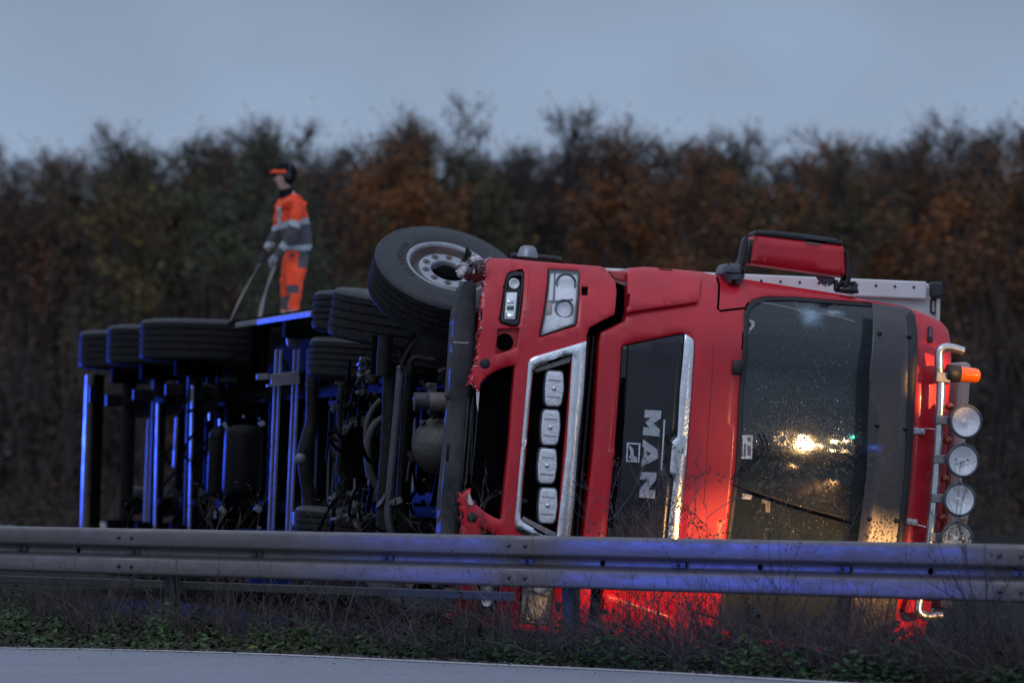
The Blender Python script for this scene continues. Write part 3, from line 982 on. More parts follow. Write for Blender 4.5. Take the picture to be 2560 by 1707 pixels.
# visor stay brackets with white stickers and chrome stays
for (pts, st) in ((((982, 955), (1040, 962), (1038, 988), (986, 985)), ((1038, 960), (1082, 965))), (((956, 1374), (1004, 1380), (1002, 1410), (954, 1400)), ((1000, 1404), (1046, 1416)))):
    plate("visor_bracket", M['sticker'], P('D', pts, Dc, -0.03), off=-0.03, thick=0.03, bev=0.002)
    a = D3('D', st[0][0], st[0][1], -0.035); c = D3('D', st[1][0], st[1][1], -0.10)
    b = MB(); b.tube([a, c], 0.006, 6); obj(b, "visor_stay", M['chrome'])
# roof marker lamp
plate("roof_marker", M['black'], P('D', [(1056, 490), (1074, 492), (1073, 564), (1053, 560)], Dc, -0.02), off=-0.02, thick=0.03, bev=0.004)
plate("roof_marker_lens", M['grey_plastic'], P('D', [(1060, 500), (1070, 501), (1069, 540), (1058, 538)], Dc, -0.025), off=-0.025, thick=0.006, bev=0.002)

# ---- roof light bar: tube, beacons, round lamps, amber markers
WB = 0.10       # plane of the bar, in front of the sloping roof
def F3(x, y, w=WB): return tuple(loc_at('F', x, y, w))


barp = [F3(440, 205), F3(400, 192), F3(350, 180), F3(312, 182), F3(288, 200), F3(280, 235), F3(282, 320), F3(292, 420), F3(284, 640), F3(268, 900), F3(256, 1050)]
bar_up = smooth_path([Vector(p) for p in barp], 5)
full = [Vector(p) for p in bar_up] + [Vector((p.x, p.y, -p.z)) for p in reversed(bar_up[:-1])]
b = MB(); b.tube(full, 0.030, 16); lightbar = obj(b, "light_bar", M['alu'])
lampm = [M['grey_plastic'], M['black'], M['reflector']]
lamp_px = [(456, 662), (436, 917), (415, 1172), (396, 1426)]
lampr = 0.108
for i, (x, y) in enumerate(lamp_px):
    p = Vector(F3(x, y, WB - 0.06))
    axis = Vector((0.05, -1, 0)).normalized()
    b = MB()
    b.lathe([(0.0, -0.12), (0.05, -0.115), (0.085, -0.08), (lampr, -0.03), (lampr + 0.008, 0.0), (lampr + 0.006, 0.012), (lampr - 0.004, 0.016), (lampr - 0.010, 0.010)], c=p, axis=axis, n=40)
    lo = obj(b, "round_lamp", M['grey_plastic'])
    b = MB(); b.lathe([(lampr - 0.010, 0.006), (lampr * 0.7, -0.03), (lampr * 0.35, -0.055), (0.016, -0.06)], c=p, axis=axis, n=40)
    obj(b, "reflector", M['splat'] if i == 3 else M['reflector_rib'], lo)
    b = MB(); b.lathe([(0.017, -0.062), (0.017, -0.02), (0.010, -0.012), (0.0, -0.010)], c=p, axis=axis, n=16)
    obj(b, "bulb", M['reflector'], lo)
    b = MB(); b.lathe([(lampr - 0.010, 0.008), (lampr * 0.6, 0.018), (lampr * 0.3, 0.022), (0.0, 0.023)], c=p, axis=axis, n=40)
    obj(b, "lens", M['lens'], lo)
    for k in range(4):
        a = k * math.pi / 2 + 0.1
        q = p + Vector((math.cos(a), 0, math.sin(a))) * (lampr + 0.002)
        bb = MB(); bb.box(q + Vector((0, -0.014, 0)), (0.014, 0.006, 0.014), bev=0.002); obj(bb, "lens_clip", M['black'], lo)
    # clamp to the bar
    tx = 300 - (y - 640) * 0.055
    q = Vector(F3(tx - 16, y - 10)); b = MB(); b.box(q + Vector((0.01, 0, 0)), (0.085, 0.07, 0.062), bev=0.006); obj(b, "lamp_clamp", M['steel'])
    b = MB(); b.tube([Vector(F3(tx + 10, y - 8)), p + Vector((-lampr + 0.02, 0.05, 0))], 0.014, 8); obj(b, "lamp_arm", M['black'])
for s_ in (1, -1):
    q = Vector(F3(300, 375)); p0 = Vector(F3(330, 345)); p1 = Vector(F3(545, 365))
    for v_ in (q, p0, p1): v_.z *= s_
    b = MB(); b.box(q, (0.10, 0.07, 0.07), bev=0.008); obj(b, "beacon_clamp", M['steel'])
    ax = (p1 - p0).normalized(); L = (p1 - p0).length
    b = MB(); b.lathe([(0.0, 0), (0.058, 0.0), (0.060, 0.03), (0.056, L * 0.40), (0.0, L * 0.40)], c=p0, axis=ax, n=28)
    bc = obj(b, "beacon", M['black'])
    b = MB(); b.lathe([(0.053, L * 0.38), (0.052, L * 0.5), (0.050, L * 0.85), (0.044, L * 0.95), (0.030, L), (0.0, L)], c=p0, axis=ax, n=28)
    obj(b, "beacon_lens", M['amber'], bc)
for (x, y) in ((352, 565), (340, 787), (320, 1037), (302, 1290)):
    p = Vector(F3(x, y, WB + 0.03))
    b = MB(); b.lathe([(0.0, 0.03), (0.014, 0.027), (0.024, 0.012), (0.027, -0.02)], c=p, axis=(0, -1, 0), n=18)
    obj(b, "amber_marker", M['amber_dark'])
    b = MB(); b.tube([Vector(F3(x, y, WB + 0.04)), Vector(F3(x - 50, y - 2, WB + 0.28))], 0.008, 6); obj(b, "marker_cable", M['black'])
# roof air deflector behind the bar (pale edge)
b = MB()
dd = sym([loc_at('F', 330, 1050, 0.9).xz, loc_at('F', 368, 470, 0.9).xz, loc_at('F', 372, 700, 0.9).xz, loc_at('F', 390, 1050, 0.9).xz]) if False else None
for s_ in (0,):
    a = loc_at('F', 366, 460, 1.3); c = loc_at('F', 340, 1300, 1.3)
    b.box((max(a.x, c.x) - 0.06, 1.5, 0), (0.10, 1.1, 1.72), bev=0.04)
obj(b, "roof_deflector", mat("beige_fairing", (0.50, 0.42, 0.38), 0.5, dirt=0.3))
plate("roof_warning_sticker", M['sticker'], [(p.x, p.z) for p in (loc_at('F', 415, 1278, 0.35), loc_at('F', 475, 1270, 0.35), loc_at('F', 462, 1335, 0.35), loc_at('F', 400, 1325, 0.35))], fn=0.35, thick=0.01, bev=0)
plate("roof_warning_mark", mat("ochre_print", (0.5, 0.28, 0.05), 0.6), [(p.x, p.z) for p in (loc_at('F', 435, 1292, 0.345), loc_at('F', 462, 1290, 0.345), loc_at('F', 452, 1322, 0.345), loc_at('F', 420, 1318, 0.345))], fn=0.345, thick=0.004, bev=0)

# ---- wing mirror on the upper side
WM = 0.42
def G2(*pts): return [tuple(loc_at('G', x, y, WM).xz) for x, y in pts]


b = MB(); b.patch(rounded(G2((606, 228), (1900, 385), (1925, 400), (1945, 800), (1900, 832), (560, 640), (556, 600)), 0.012), [], lambda u, v: WM - 0.05 + 0.0, 0, 0.20, bev=0.022, step=0.05, back=True)
mirr = obj(b, "mirror_housing", M['red'])
b = MB(); b.patch(rounded(G2((604, 222), (618, 175), (660, 148), (900, 160), (1400, 215), (1850, 280), (1905, 320), (1915, 380)), 0.015), [], WM, -0.045, 0.21, bev=0.014, step=0.05, back=True)
obj(b, "mirror_housing_cap", M['char'], mirr)
b = MB(); b.patch(G2((575, 290), (606, 300), (560, 640), (530, 600)), [], WM, -0.02, 0.15, bev=0.01, back=True); obj(b, "mirror_side_trim", M['black'], mirr)
b = MB(); b.patch(rounded(G2((1555, 805), (1830, 850), (1810, 935), (1720, 975), (1640, 925)), 0.01), [], WM, 0.02, 0.07, bev=0.012, back=True); obj(b, "wide_angle_mirror", M['grey_plastic'], mirr)
for nm, pts in (("mirror_arm", ((480, 245), (512, 250), (515, 500), (480, 640), (400, 800), (330, 720), (400, 560), (450, 300))),
                ("mirror_arm", ((1945, 455), (1980, 470), (2035, 800), (2010, 990), (1860, 1040), (1900, 900), (1950, 800)))):
    b = MB(); b.patch(rounded(G2(*pts), 0.008), [], WM, -0.04, 0.10, bev=0.012, back=True); obj(b, nm, M['black'], mirr)
b = MB(); b.patch(G2((1815, 880), (1850, 880), (1900, 1040), (1840, 1050), (1810, 1030)), [], WM, 0.0, 0.05, bev=0.006, back=True); obj(b, "mirror_arm", M['black'], mirr)
b = MB(); b.patch(rounded(G2((130, 655), (300, 658), (355, 700), (395, 830), (350, 940), (270, 968), (160, 950), (130, 870), (60, 800), (90, 700)), 0.012), [], lambda u, v: 0.20, 0, 0.26, bev=0.03, step=0.04, back=True); obj(b, "mirror_foot", M['grey_plastic'], mirr)
b = MB(); b.patch(rounded(G2((2030, 905), (2075, 910), (2120, 1085), (1860, 1050), (1880, 1020), (1990, 980)), 0.008), [], 0.33, 0, 0.2, bev=0.012, back=True); obj(b, "mirror_foot", M['char'], mirr)
stripline("mirror_foot_seam", M['deep'], [tuple(p) for p in G2((120, 800), (260, 806), (345, 810))], 0.006, fn=lambda u, v: 0.196, off=0, parent=mirr)

# ---- bumper
bump_up = P('C', [(243, 990), (255, 800), (270, 612), (225, 622), (180, 638), (132, 668), (106, 702), (95, 740),
                  (72, 722), (62, 700), (38, 712), (52, 684), (45, 668), (66, 652), (60, 640), (78, 600), (74, 585), (90, 560), (84, 530), (92, 500), (86, 480), (97, 430), (100, 400), (105, 300),
                  (118, 222), (112, 205), (132, 180), (122, 160), (130, 120), (132, 88), (245, 91), (400, 107), (590, 121), (690, 129), (718, 142), (762, 208), (768, 250), (758, 364), (634, 430), (622, 470), (620, 495), (600, 760), (582, 985)], Db)
fog = P('C', [(246, 152), (316, 148), (290, 420), (262, 428), (198, 408), (193, 388), (214, 236), (226, 176)], Db)
lowhole = P('C', [(186, 440), (292, 432), (276, 528), (250, 540), (174, 562)], Db)
hl = P('C', [(432, 140), (586, 150), (570, 418), (388, 476)], Db)
sq = P('C', [(599, 229), (629, 230), (626, 272), (596, 270)], Db)
grin_up = P('C', [(330, 1000), (345, 800), (362, 622), (375, 600), (550, 541), (530, 800), (513, 1000)], Db)
b = MB(); b.patch(sym(bump_up), [rounded(fog, .02), rounded(lowhole, .012), rounded(hl, .01), sq, rounded(mir(fog), .02), rounded(mir(lowhole), .012), rounded(mir(hl), .01), mir(sq), sym(grin_up)],
                 Db, 0, 0.10, hthick=0.05, bev=0.009, step=0.05)
bumper = obj(b, "bumper", M['red'])
# bumper return along the upper and lower flanks
for s_ in (1, -1):
    b = MB(); b.patch([(u, v * s_) for u, v in P('C', [(135, 88), (245, 91), (400, 107), (590, 121), (690, 129), (718, 142), (740, 175), (560, 152), (400, 140), (140, 120)], Db)], [], Db, 0.06, 0.75, bev=0.004, step=0.1)
    obj(b, "bumper_return", M['red2'], bumper)
# grey side lamp and black arch strip showing above the bumper
def box_px(name, m, k, x0, y0, x1, y1, w, dw, bev=0.006, parent=None):
    a = loc_at(k, x0, y0, w); c = loc_at(k, x1, y1, w)
    bb = MB(); bb.box(((a.x + c.x) / 2, w + dw / 2, (a.z + c.z) / 2), (abs(a.x - c.x), dw, abs(a.z - c.z)), bev=bev)
    return obj(bb, name, m, parent)


b = MB(); b.tube([tuple(loc_at('C', x, y, 0.45)) for x, y in ((250, 76), (300, 74), (380, 82), (460, 90), (497, 98))], 0.020, 8); obj(b, "wheel_arch_strip", M['char'])
p = loc_at('C', 330, 86, 0.35); b = MB(); b.lathe([(0.072, -0.0), (0.064, 0.035), (0.052, 0.065), (0.03, 0.078), (0, 0.08)], c=p, axis=(0, 0, 1), n=20); obj(b, "side_marker", M['steel'])
# torn white edges of the bumper skin
random.seed(3)
b = MB()
tear = P('C', [(132, 120), (124, 170), (116, 222), (104, 300), (100, 400), (92, 500), (84, 560), (74, 600), (50, 690), (60, 712), (92, 742)], Db)
tl = resample(tear + tear[-1:], 0.012)
tl = [q for q in tl if True][:int(len(tl) * 0.52)]
for i, q in enumerate(tl):
    if random.random() < 0.35: continue
    L_ = random.uniform(0.006, 0.020); a = random.uniform(0, 6.28); e = random.uniform(-0.02, 0.0)
    w0 = Db(*q) - 0.004
    b.add([(q[0], w0, q[1]), (q[0] + math.cos(a) * L_, w0 + e, q[1] + math.sin(a) * L_), (q[0] + math.cos(a + .9) * L_ * .6, w0 - .002, q[1] + math.sin(a + .9) * L_ * .6)], [(0, 1, 2)])
q = P('C', [(80, 742), (96, 742), (92, 790), (88, 840), (82, 800)], Db)
b.patch(q, [], Db, 0.0, 0.01, bev=0)
q = [(u, v) for u, v in P('C', [(42, 1232), (62, 1285), (60, 1300), (36, 1292)], Db)]
b.patch(q, [], Db, -0.01, 0.02, bev=0)
obj(b, "torn_edge", M['torn'], bumper, kind='stuff')
for x, y in ((123, 605), (60, 1358)):
    p = D3('C', x, y, -0.003, Db); bb = MB(); bb.lathe([(0.0, 0.006), (0.02, 0.005), (0.034, 0.0), (0.036, -0.01)], c=p, axis=(0, -1, 0), n=20); obj(bb, "tow_cover", M['black'], bumper)
stripline("bumper_seam", M['red2'], P('C', [(283, 610), (300, 480), (335, 200), (345, 120)], Db), 0.004, fn=Db, off=-0.001, parent=bumper, both=True)
stripline("bumper_seam", M['red2'], P('C', [(575, 425), (571, 500)], Db), 0.004, fn=Db, off=-0.001, parent=bumper, both=True)
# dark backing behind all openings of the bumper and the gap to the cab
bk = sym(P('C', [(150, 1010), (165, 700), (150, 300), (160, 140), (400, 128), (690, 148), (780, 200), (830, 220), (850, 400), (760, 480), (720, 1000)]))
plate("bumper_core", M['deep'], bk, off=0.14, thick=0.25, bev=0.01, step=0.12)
# horizontal radiator slats inside the gap
for i, (x0, x1) in enumerate(((628, 612), (655, 640))):
    b = MB(); a = loc_at('C', x0, 470, 0.10); b.tube([(a.x, 0.10, a.z), (a.x, 0.10, -a.z)], 0.014, 6); obj(b, "radiator_slat", M['black'])
# dark lower intake with vertical ribs
b = MB(); it = sym(P('C', [(90, 1000), (105, 745), (120, 700), (190, 660), (268, 630), (262, 800), (245, 1000)], Db)); b.patch(it, [], Db, 0.09, 0.02, bev=0, step=0.1); obj(b, "lower_intake", M['deep'], bumper)
for x in (70, 42, 20):
    a = loc_at('C', x + 30, 760, 0.05); b = MB(); b.tube([(a.x, 0.10, a.z * .95), (a.x, 0.10, -a.z * .95)], 0.008, 6); obj(b, "intake_rib", M['char'], bumper)

# ---- grille surround: chrome frame and its black well with four square lamps
go_up = P('C', [(300, 1000), (318, 790), (334, 600), (342, 584), (360, 572), (618, 496), (603, 760), (577, 1000)], Db)
gi_up = P('C', [(322, 1000), (338, 800), (356, 640), (372, 622), (548, 560), (522, 1000)], Db)
b = MB(); b.patch(sym(go_up), [sym(gi_up)], Db, -0.022, 0.05, bev=0.010, step=0.05); obj(b, "chrome_surround", M['chrome'])
tb = P('C', [(362, 632), (548, 566), (541, 600), (372, 650)], Db)
plate("surround_inner_trim", mat("sandy_chrome", (0.30, 0.28, 0.29), 0.35, 0.9, bump=1.0, bscale=120), tb, fn=Db, off=0.006, thick=0.03, bev=0.003, both=True)
plate("grille_well", M['deep'], sym(gi_up), fn=Db, off=0.05, thick=0.02, bev=0, step=0.1)
lamp_c = [(463, 727), (445, 917), (429, 1105), (432, 1300)]
hx, hy = 50, 92
for (cx, cy) in lamp_c:
    tl_ = 4
    shp = [(-34 + tl_, -hy), (36 + tl_, -hy + 4), (46 + tl_ * .5, -hy + 20), (51, 0), (42 - tl_ * .5, hy - 18), (30 - tl_, hy), (-34 - tl_, hy - 2), (-46 - tl_ * .5, hy - 22), (-50, 0), (-44 + tl_ * .5, -hy + 16)]
    pts = rounded(P('C', [(cx + a, cy + c) for a, c in shp], Db, -0.02), 0.012)
    b = MB(); b.patch(pts, [], Db, -0.004, 0.07, bev=0.008); lo = obj(b, "driving_lamp", M['grey_plastic'])
    ins = [(u * 0.90 + pts[0][0] * 0, v * 1.0) for u, v in pts]
    cu = sum(q[0] for q in pts) / len(pts); cv = sum(q[1] for q in pts) / len(pts)
    ins = [(cu + (q[0] - cu) * 0.88, cv + (q[1] - cv) * 0.92) for q in pts]
    fnl = lambda u, v, cu=cu, cv=cv: Db(u, v) - 0.007 + 0.0 * abs(v - cv)
    b = MB(); b.patch(ins, [], fnl, 0, 0.006, bev=0.002, step=0.03); obj(b, "reflector", M['reflector_rib'], lo)
    for dz in (-0.055, 0.055):
        b = MB(); b.box((cu, Db(cu, cv) - 0.010, cv + dz), (0.085, 0.006, 0.005)); obj(b, "reflector_rib", M['steel'], lo)
    b = MB(); b.lathe([(0.0, 0.012), (0.012, 0.010), (0.018, 0.0)], c=(cu, Db(cu, cv) - 0.007, cv), axis=(0, -1, 0), n=14); obj(b, "bulb", M['chrome'], lo)
    b = MB(); b.patch([(cu + (q[0] - cu) * 0.93, cv + (q[1] - cv) * 0.95) for q in pts], [], lambda u, v, cu=cu, cv=cv: Db(u, v) - 0.018 - 0.012 * max(0, 1 - ((u - cu) / 0.07) ** 2 - ((v - cv) / 0.12) ** 2), 0, 0.004, bev=0, step=0.03); obj(b, "lens", M['lens'], lo)

# ---- headlamps
for s_ in (1, -1):
    def S(pts): return [(u, v * s_) for u, v in pts]
    b = MB(); b.patch(S(rounded(hl, .01)), [], Db, 0.035, 0.02, bev=0, step=0.08); hh = obj(b, "headlamp", M['black'])
    inner = P('C', [(440, 148), (582, 156), (563, 410), (397, 467)], Db)
    b = MB(); b.patch(S(inner), [], Db, 0.028, 0.006, bev=0.002, step=0.04); obj(b, "reflector", M['reflector'], hh)
    for (cx, cy, r_) in ((522, 212, 0.060), (513, 336, 0.054)):
        u, v = on('C', cx, cy, Db); v *= s_; w_ = Db(u, v) + 0.02
        b = MB(); b.lathe([(r_ * 1.18, -0.004), (r_ * 1.15, 0.012), (r_, 0.014), (r_ * .9, -0.002)], c=(u, w_, v), axis=(0, -1, 0), n=30); obj(b, "lamp_ring", M['grey_plastic'], hh)
        b = MB(); b.lathe([(r_ * .92, 0.0), (r_ * .7, 0.010), (r_ * .35, 0.016), (0.0, 0.018)], c=(u, w_, v), axis=(0, -1, 0), n=30); obj(b, "projector_lens", M['lens'], hh)
    q = P('C', [(412, 292), (456, 292), (452, 362), (402, 368)], Db); b = MB(); b.patch(S(q), [], Db, 0.018, 0.01, bev=0.003); obj(b, "indicator", mat("faded_amber_reflector", (0.50, 0.34, 0.30), 0.3, 0.4), hh)
    q = P('C', [(463, 152), (470, 152), (466, 292), (458, 292)], Db); b = MB(); b.patch(S(q), [], Db, 0.014, 0.02, bev=0.002); obj(b, "lamp_divider", M['grey_plastic'], hh)
    q = P('C', [(430, 300), (556, 286), (555, 294), (470, 304)], Db); b = MB(); b.patch(S(q), [], Db, 0.014, 0.02, bev=0.002); obj(b, "lamp_divider", M['grey_plastic'], hh)
    b = MB(); b.patch(S(inner), [], Db, -0.004, 0.006, bev=0, step=0.06); obj(b, "lens", M['lens'], hh)
    rim_o = rounded(P('C', [(434, 142), (586, 151), (568, 417), (390, 474)], Db), .01)
    rim_i = P('C', [(443, 151), (579, 159), (560, 407), (400, 464)], Db)
    b = MB(); b.patch(S(rim_o), [S(rim_i)], Db, -0.001, 0.04, bev=0.002); obj(b, "lamp_rim", M['black'], hh)
    # fog lamp cluster
    b = MB(); b.patch(S(rounded(fog, .02)), [], Db, 0.03, 0.02, bev=0, step=0.08); ff = obj(b, "fog_lamp", M['black'])
    fo = rounded(P('C', [(250, 158), (311, 154), (286, 414), (262, 420), (203, 402), (200, 388), (220, 240), (230, 182)], Db), .015)
    fi = rounded(P('C', [(254, 178), (304, 174), (283, 392), (262, 398), (214, 384), (226, 250), (236, 194)], Db), .012)
    b = MB(); b.patch(S(fo), [S(fi)], Db, -0.004, 0.04, bev=0.004); obj(b, "lamp_bezel", M['black'], ff)
    u, v = on('C', 266, 214, Db); v *= s_; w_ = Db(u, v) + 0.012
    b = MB(); b.lathe([(0.036, 0.0), (0.034, 0.012), (0.028, 0.014), (0.022, -0.004), (0.010, -0.010), (0.0, -0.010)], c=(u, w_, v), axis=(0, -1, 0), n=26); obj(b, "reflector", M['reflector'], ff)
    q = P('C', [(226, 256), (282, 256), (271, 388), (217, 386)], Db); b = MB(); b.patch(S(q), [], Db, 0.014, 0.012, bev=0.004); obj(b, "reflector", M['reflector'], ff)
    for yy in (290, 322, 356):
        q = P('C', [(232, yy), (268, yy), (264, yy + 20), (230, yy + 20)], Db); b = MB(); b.patch(S(q), [], Db, 0.008, 0.01, bev=0.004); obj(b, "lamp_cell", M['grey_plastic'] if yy == 322 else M['chrome'], ff)
    b = MB(); b.patch(S(rounded(lowhole, .01)), [], Db, 0.03, 0.02, bev=0, step=0.08); obj(b, "lamp_socket_panel", M['red2'], ff)
    u, v = on('C', 222, 500, Db); v *= s_
    b = MB(); b.lathe([(0.058, 0.0), (0.052, 0.002), (0.0, 0.002)], c=(u, Db(u, v) + 0.028, v), axis=(0, -1, 0), n=26, smooth=False); obj(b, "empty_lamp_socket", M['deep'], ff)
    b = MB(); b.patch(S(sq), [], Db, 0.03, 0.01, bev=0); obj(b, "washer_recess", M['deep'], ff)

# ---- torn corner with shards, behind it the bent bracket
b = MB(); cn = [tuple(loc_at('B', x, y, 0.12).xz) for x, y in ((808, 205), (862, 186), (900, 200), (912, 240), (905, 290), (870, 305), (822, 290), (806, 250))]
b.patch(cn, [], 0.12, 0, 0.12, bev=0.012, back=True); sh = obj(b, "broken_corner", mat("dark_red_plastic", (0.14, 0.008, 0.012), 0.5, bump=0.4, bscale=30))
random.seed(9)
b = MB()
for i in range(46):
    p = loc_at('B', random.gauss(838, 30), random.gauss(212, 22), 0.08)
    q = [Vector((p.x, p.y, p.z)) + Vector((random.uniform(-1, 1), random.uniform(-1, 1), random.uniform(-1, 1))) * random.uniform(0.015, 0.055) for _ in range(4)]
    b.add(q, [(0, 1, 2), (0, 2, 3), (0, 3, 1), (1, 3, 2)], False, random.choice((0, 0, 1, 2)))
p = [loc_at('B', x, y, 0.02) for x, y in ((756, 222), (812, 205), (800, 218))]
b.add(p, [(0, 1, 2)])
for (x, y) in ((790, 262), (800, 246), (846, 196), (868, 190)):
    p = loc_at('B', x, y, 0.06); b.lathe([(0, .025), (.02, .015), (.024, -.02), (0, -.025)], c=p, axis=(0.3, -1, 0.5), n=7, smooth=False)
obj(b, "bumper_shard", [M['torn'], M['steel'], M['chassis2']], sh, kind='stuff')

# ---- dark lower valance hanging below the bumper
va = [(792, 330), (812, 300), (850, 292), (866, 320), (862, 600), (850, 760), (832, 900), (812, 1100), (796, 1300), (780, 1560), (690, 1560), (700, 1300), (712, 1180), (745, 880), (732, 860), (748, 600), (762, 460)]
b = MB(); vo_ = [tuple(loc_at('B', x, y, 0.10).xz) for x, y in va]
vo_ += []
low = [tuple(loc_at('B', x, y, 0.10).xz) for x, y in ((765, 1800), (668, 1800))]
vo_ = vo_[:10] + low + vo_[10:]
b.patch(vo_, [], lambda u, v: 0.10 + 0.02 * math.sin(v * 9), 0, 0.22, bev=0.02, step=0.06); valance = obj(b, "lower_valance", M['char'])
b = MB()
b.patch([tuple(loc_at('B', x, y, 0.085).xz) for x, y in ((750, 596), (826, 600), (826, 604), (750, 600))], [], 0.088, 0, 0.005, bev=0); obj(b, "valance_seam", M['torn'], valance)
for (x0, y0, x1, y1) in ((822, 920, 790, 1250), (840, 900, 818, 1260), (852, 870, 836, 1240)):
    a = loc_at('B', x0, y0, 0.16); c = loc_at('B', x1, y1, 0.16); b = MB(); b.tube([a, c], 0.007, 6); obj(b, "valance_rib", M['grey_plastic'], valance)


# ------------------------------------------------------------------ wheels
def tyre_prof(Rr, Wd, rimR, grooves=4):
    h = Wd / 2
    pr = [(rimR, -0.035), (rimR + 0.004, -0.018), (rimR + 0.03, -0.004), (rimR + 0.055, 0.0), (Rr - 0.105, 0.004), (Rr - 0.100, 0.0015), (Rr - 0.060, -0.002), (Rr - 0.035, -0.010), (Rr - 0.030, -0.008), (Rr - 0.012, -0.022), (Rr - 0.002, -0.040)]
    body = []
    z0, z1 = -0.045, -Wd + 0.045
    for g_ in range(grooves):
        c = z0 + (z1 - z0) * (g_ + 0.75) / (grooves + 0.5)
        body += [(Rr, c + 0.008), (Rr - 0.015, c + 0.005), (Rr - 0.015, c - 0.005), (Rr, c - 0.008)]
    back = [(r, -Wd - z) for r, z in reversed(pr)]
    return pr, body, back


def make_wheel(name, c, axis, Rr=0.50, Wd=0.315, rimR=0.286, detail=True, parent=None, grooves=4):
    parent = parent or lorry
    pr, body, back = tyre_prof(Rr, Wd, rimR, grooves)
    b = MB()
    b.lathe(pr, n=84, mi=0); b.lathe([pr[-1]] + body + [back[0]], n=84, mi=1, smooth=False); b.lathe(back, n=84, mi=0)
    t = b.build("tyre", [M['rubber'], M['tread']])
    w = empty(name)
    t.parent = w
    b = MB()
    b.lathe([(rimR + 0.012, -0.020), (rimR + 0.014, -0.012), (rimR + 0.002, -0.010), (rimR - 0.010, -0.018), (rimR - 0.016, -0.032)], n=64, mi=0)
    b.lathe([(rimR - 0.016, -0.032), (rimR - 0.028, -0.060), (rimR - 0.032, -0.105), (0.225, -0.125), (0.214, -0.118)], n=64, mi=1)
    b.lathe([(0.214, -0.118), (0.212, -0.060), (0.207, -0.050), (0.198, -0.047), (0.132, -0.047), (0.124, -0.052), (0.120, -0.075), (0.118, -0.12)], n=64, mi=0)
    b.lathe([(rimR - 0.02, -Wd + 0.03), (rimR - 0.03, -0.16), (0.20, -0.15), (0.118, -0.15)], n=48, mi=1)
    rm_ = b.build("rim", [M['rim'], M['rimbrown']]); rm_.parent = w
    b = MB(); b.lathe([(0.118, -0.13), (0.112, -0.105), (0.085, -0.098), (0.080, -0.060), (0.060, -0.050), (0.0, -0.048)], n=32)
    for k in range(8):
        a = k * math.tau / 8; b.lathe([(0.008, 0.0), (0.008, 0.008), (0, 0.008)], c=(0.098 * math.cos(a), 0.098 * math.sin(a), -0.102), n=6, smooth=False)
    hb = b.build("hub", M['chassis']); hb.parent = w
    if detail:
        for k in range(10):
            a = (k + 0.35) * math.tau / 10; cx, cy = 0.166 * math.cos(a), 0.166 * math.sin(a)
            b = MB(); b.lathe([(0.0255, 0.0), (0.0255, 0.0022), (0.022, 0.0022), (0.021, -0.006), (0.0, -0.006)], n=20)
            if k == 0: nutp = b.build("wheel_nut", [M['deep'], M['nut']]); q = nutp
            q = nutp if k == 0 else nutp.copy()
            if k: COL.objects.link(q)
            q.parent = w; q.location = (cx, cy, -0.0465)
            b = MB(); b.lathe([(0.014, -0.002), (0.014, 0.006), (0.010, 0.009), (0.0, 0.009)], n=6, smooth=False)
            if k == 0: nutc = b.build("wheel_nut_head", M['nut']); q2 = nutc
            else: q2 = nutc.copy(); COL.objects.link(q2)
            q2.parent = q
    ax = Vector(axis).normalized()
    w.parent = parent
    z = ax; x = Vector((1, 0, 0)) - z * z.x; x.normalize(); y = z.cross(x)
    m = Matrix.Identity(4)
    for i in range(3): m[i][0] = x[i]; m[i][1] = y[i]; m[i][2] = z[i]; m[i][3] = c[i]
    w.matrix_local = m
    return w


WU = -1.16
nw = Vector((0.24, -0.545, 0.80)).normalized()
nl = (TI.to_3x3() @ nw).normalized()
wc = loc_at('W', 1008, 500, 1.36)
fw = make_wheel("wheel", wc + Vector((0, 0, 0)), nl, Rr=0.525, rimR=0.292)
# lettering raised on the sidewall
try:
    cu_ = bpy.data.curves.new("txt", 'FONT')
    word = "MICHELIN"
    for i, ch in enumerate(word):
        c_ = bpy.data.curves.new("t", 'FONT'); c_.body = ch; c_.size = 0.062; c_.extrude = 0.0012; c_.align_x = 'CENTER'; c_.resolution_u = 2
        to = bpy.data.objects.new("t", c_); COL.objects.link(to)
        bpy.context.view_layer.update()
        me = bpy.data.meshes.new_from_object(to.evaluated_get(bpy.context.evaluated_depsgraph_get()))
        bpy.data.objects.remove(to); bpy.data.curves.remove(c_)
        me.materials.clear(); me.materials.append(M['rubber'])
        lo = bpy.data.objects.new("tyre_letter", me); COL.objects.link(lo); lo.parent = fw.children[0]
        a = R(150 + i * 9.2)
        r0 = 0.372
        lo.location = (r0 * math.cos(a), r0 * math.sin(a), 0.0045)
        lo.rotation_euler = (0, 0, a - math.pi / 2 + math.pi if False else a + math.pi / 2)
    bpy.data.curves.remove(cu_)
except Exception as e:
    print("text", e)
VT = 1.20
make_wheel("wheel", (WU, 1.36, -1.16), (0.0, 0.5, -0.86), detail=False)
PW = (loc_at('V', 762, 720, 3.42).x + 0.50)
make_wheel("wheel", (PW, 3.42, VT - 0.12), (0.05, -0.10, 1), Wd=0.37)
make_wheel("wheel", (PW, 3.42, -VT), (0, 0, -1), Wd=0.37, detail=False)
DW = 4.85
DU = loc_at('V', 718, 720, DW).x + 0.50
make_wheel("wheel", (DU, DW, VT - 0.055), (0, 0, 1), detail=False)
make_wheel("wheel", (DU, DW, VT - 0.415), (0, 0, 1), detail=False)
make_wheel("wheel", (DU, DW, -VT), (0, 0, -1), detail=False)
make_wheel("wheel", (DU, DW, -VT + 0.36), (0, 0, -1), detail=False)

# ------------------------------------------------------------------ chassis of the tractor
def L3(k, x, y, w): return tuple(loc_at(k, x, y, w))


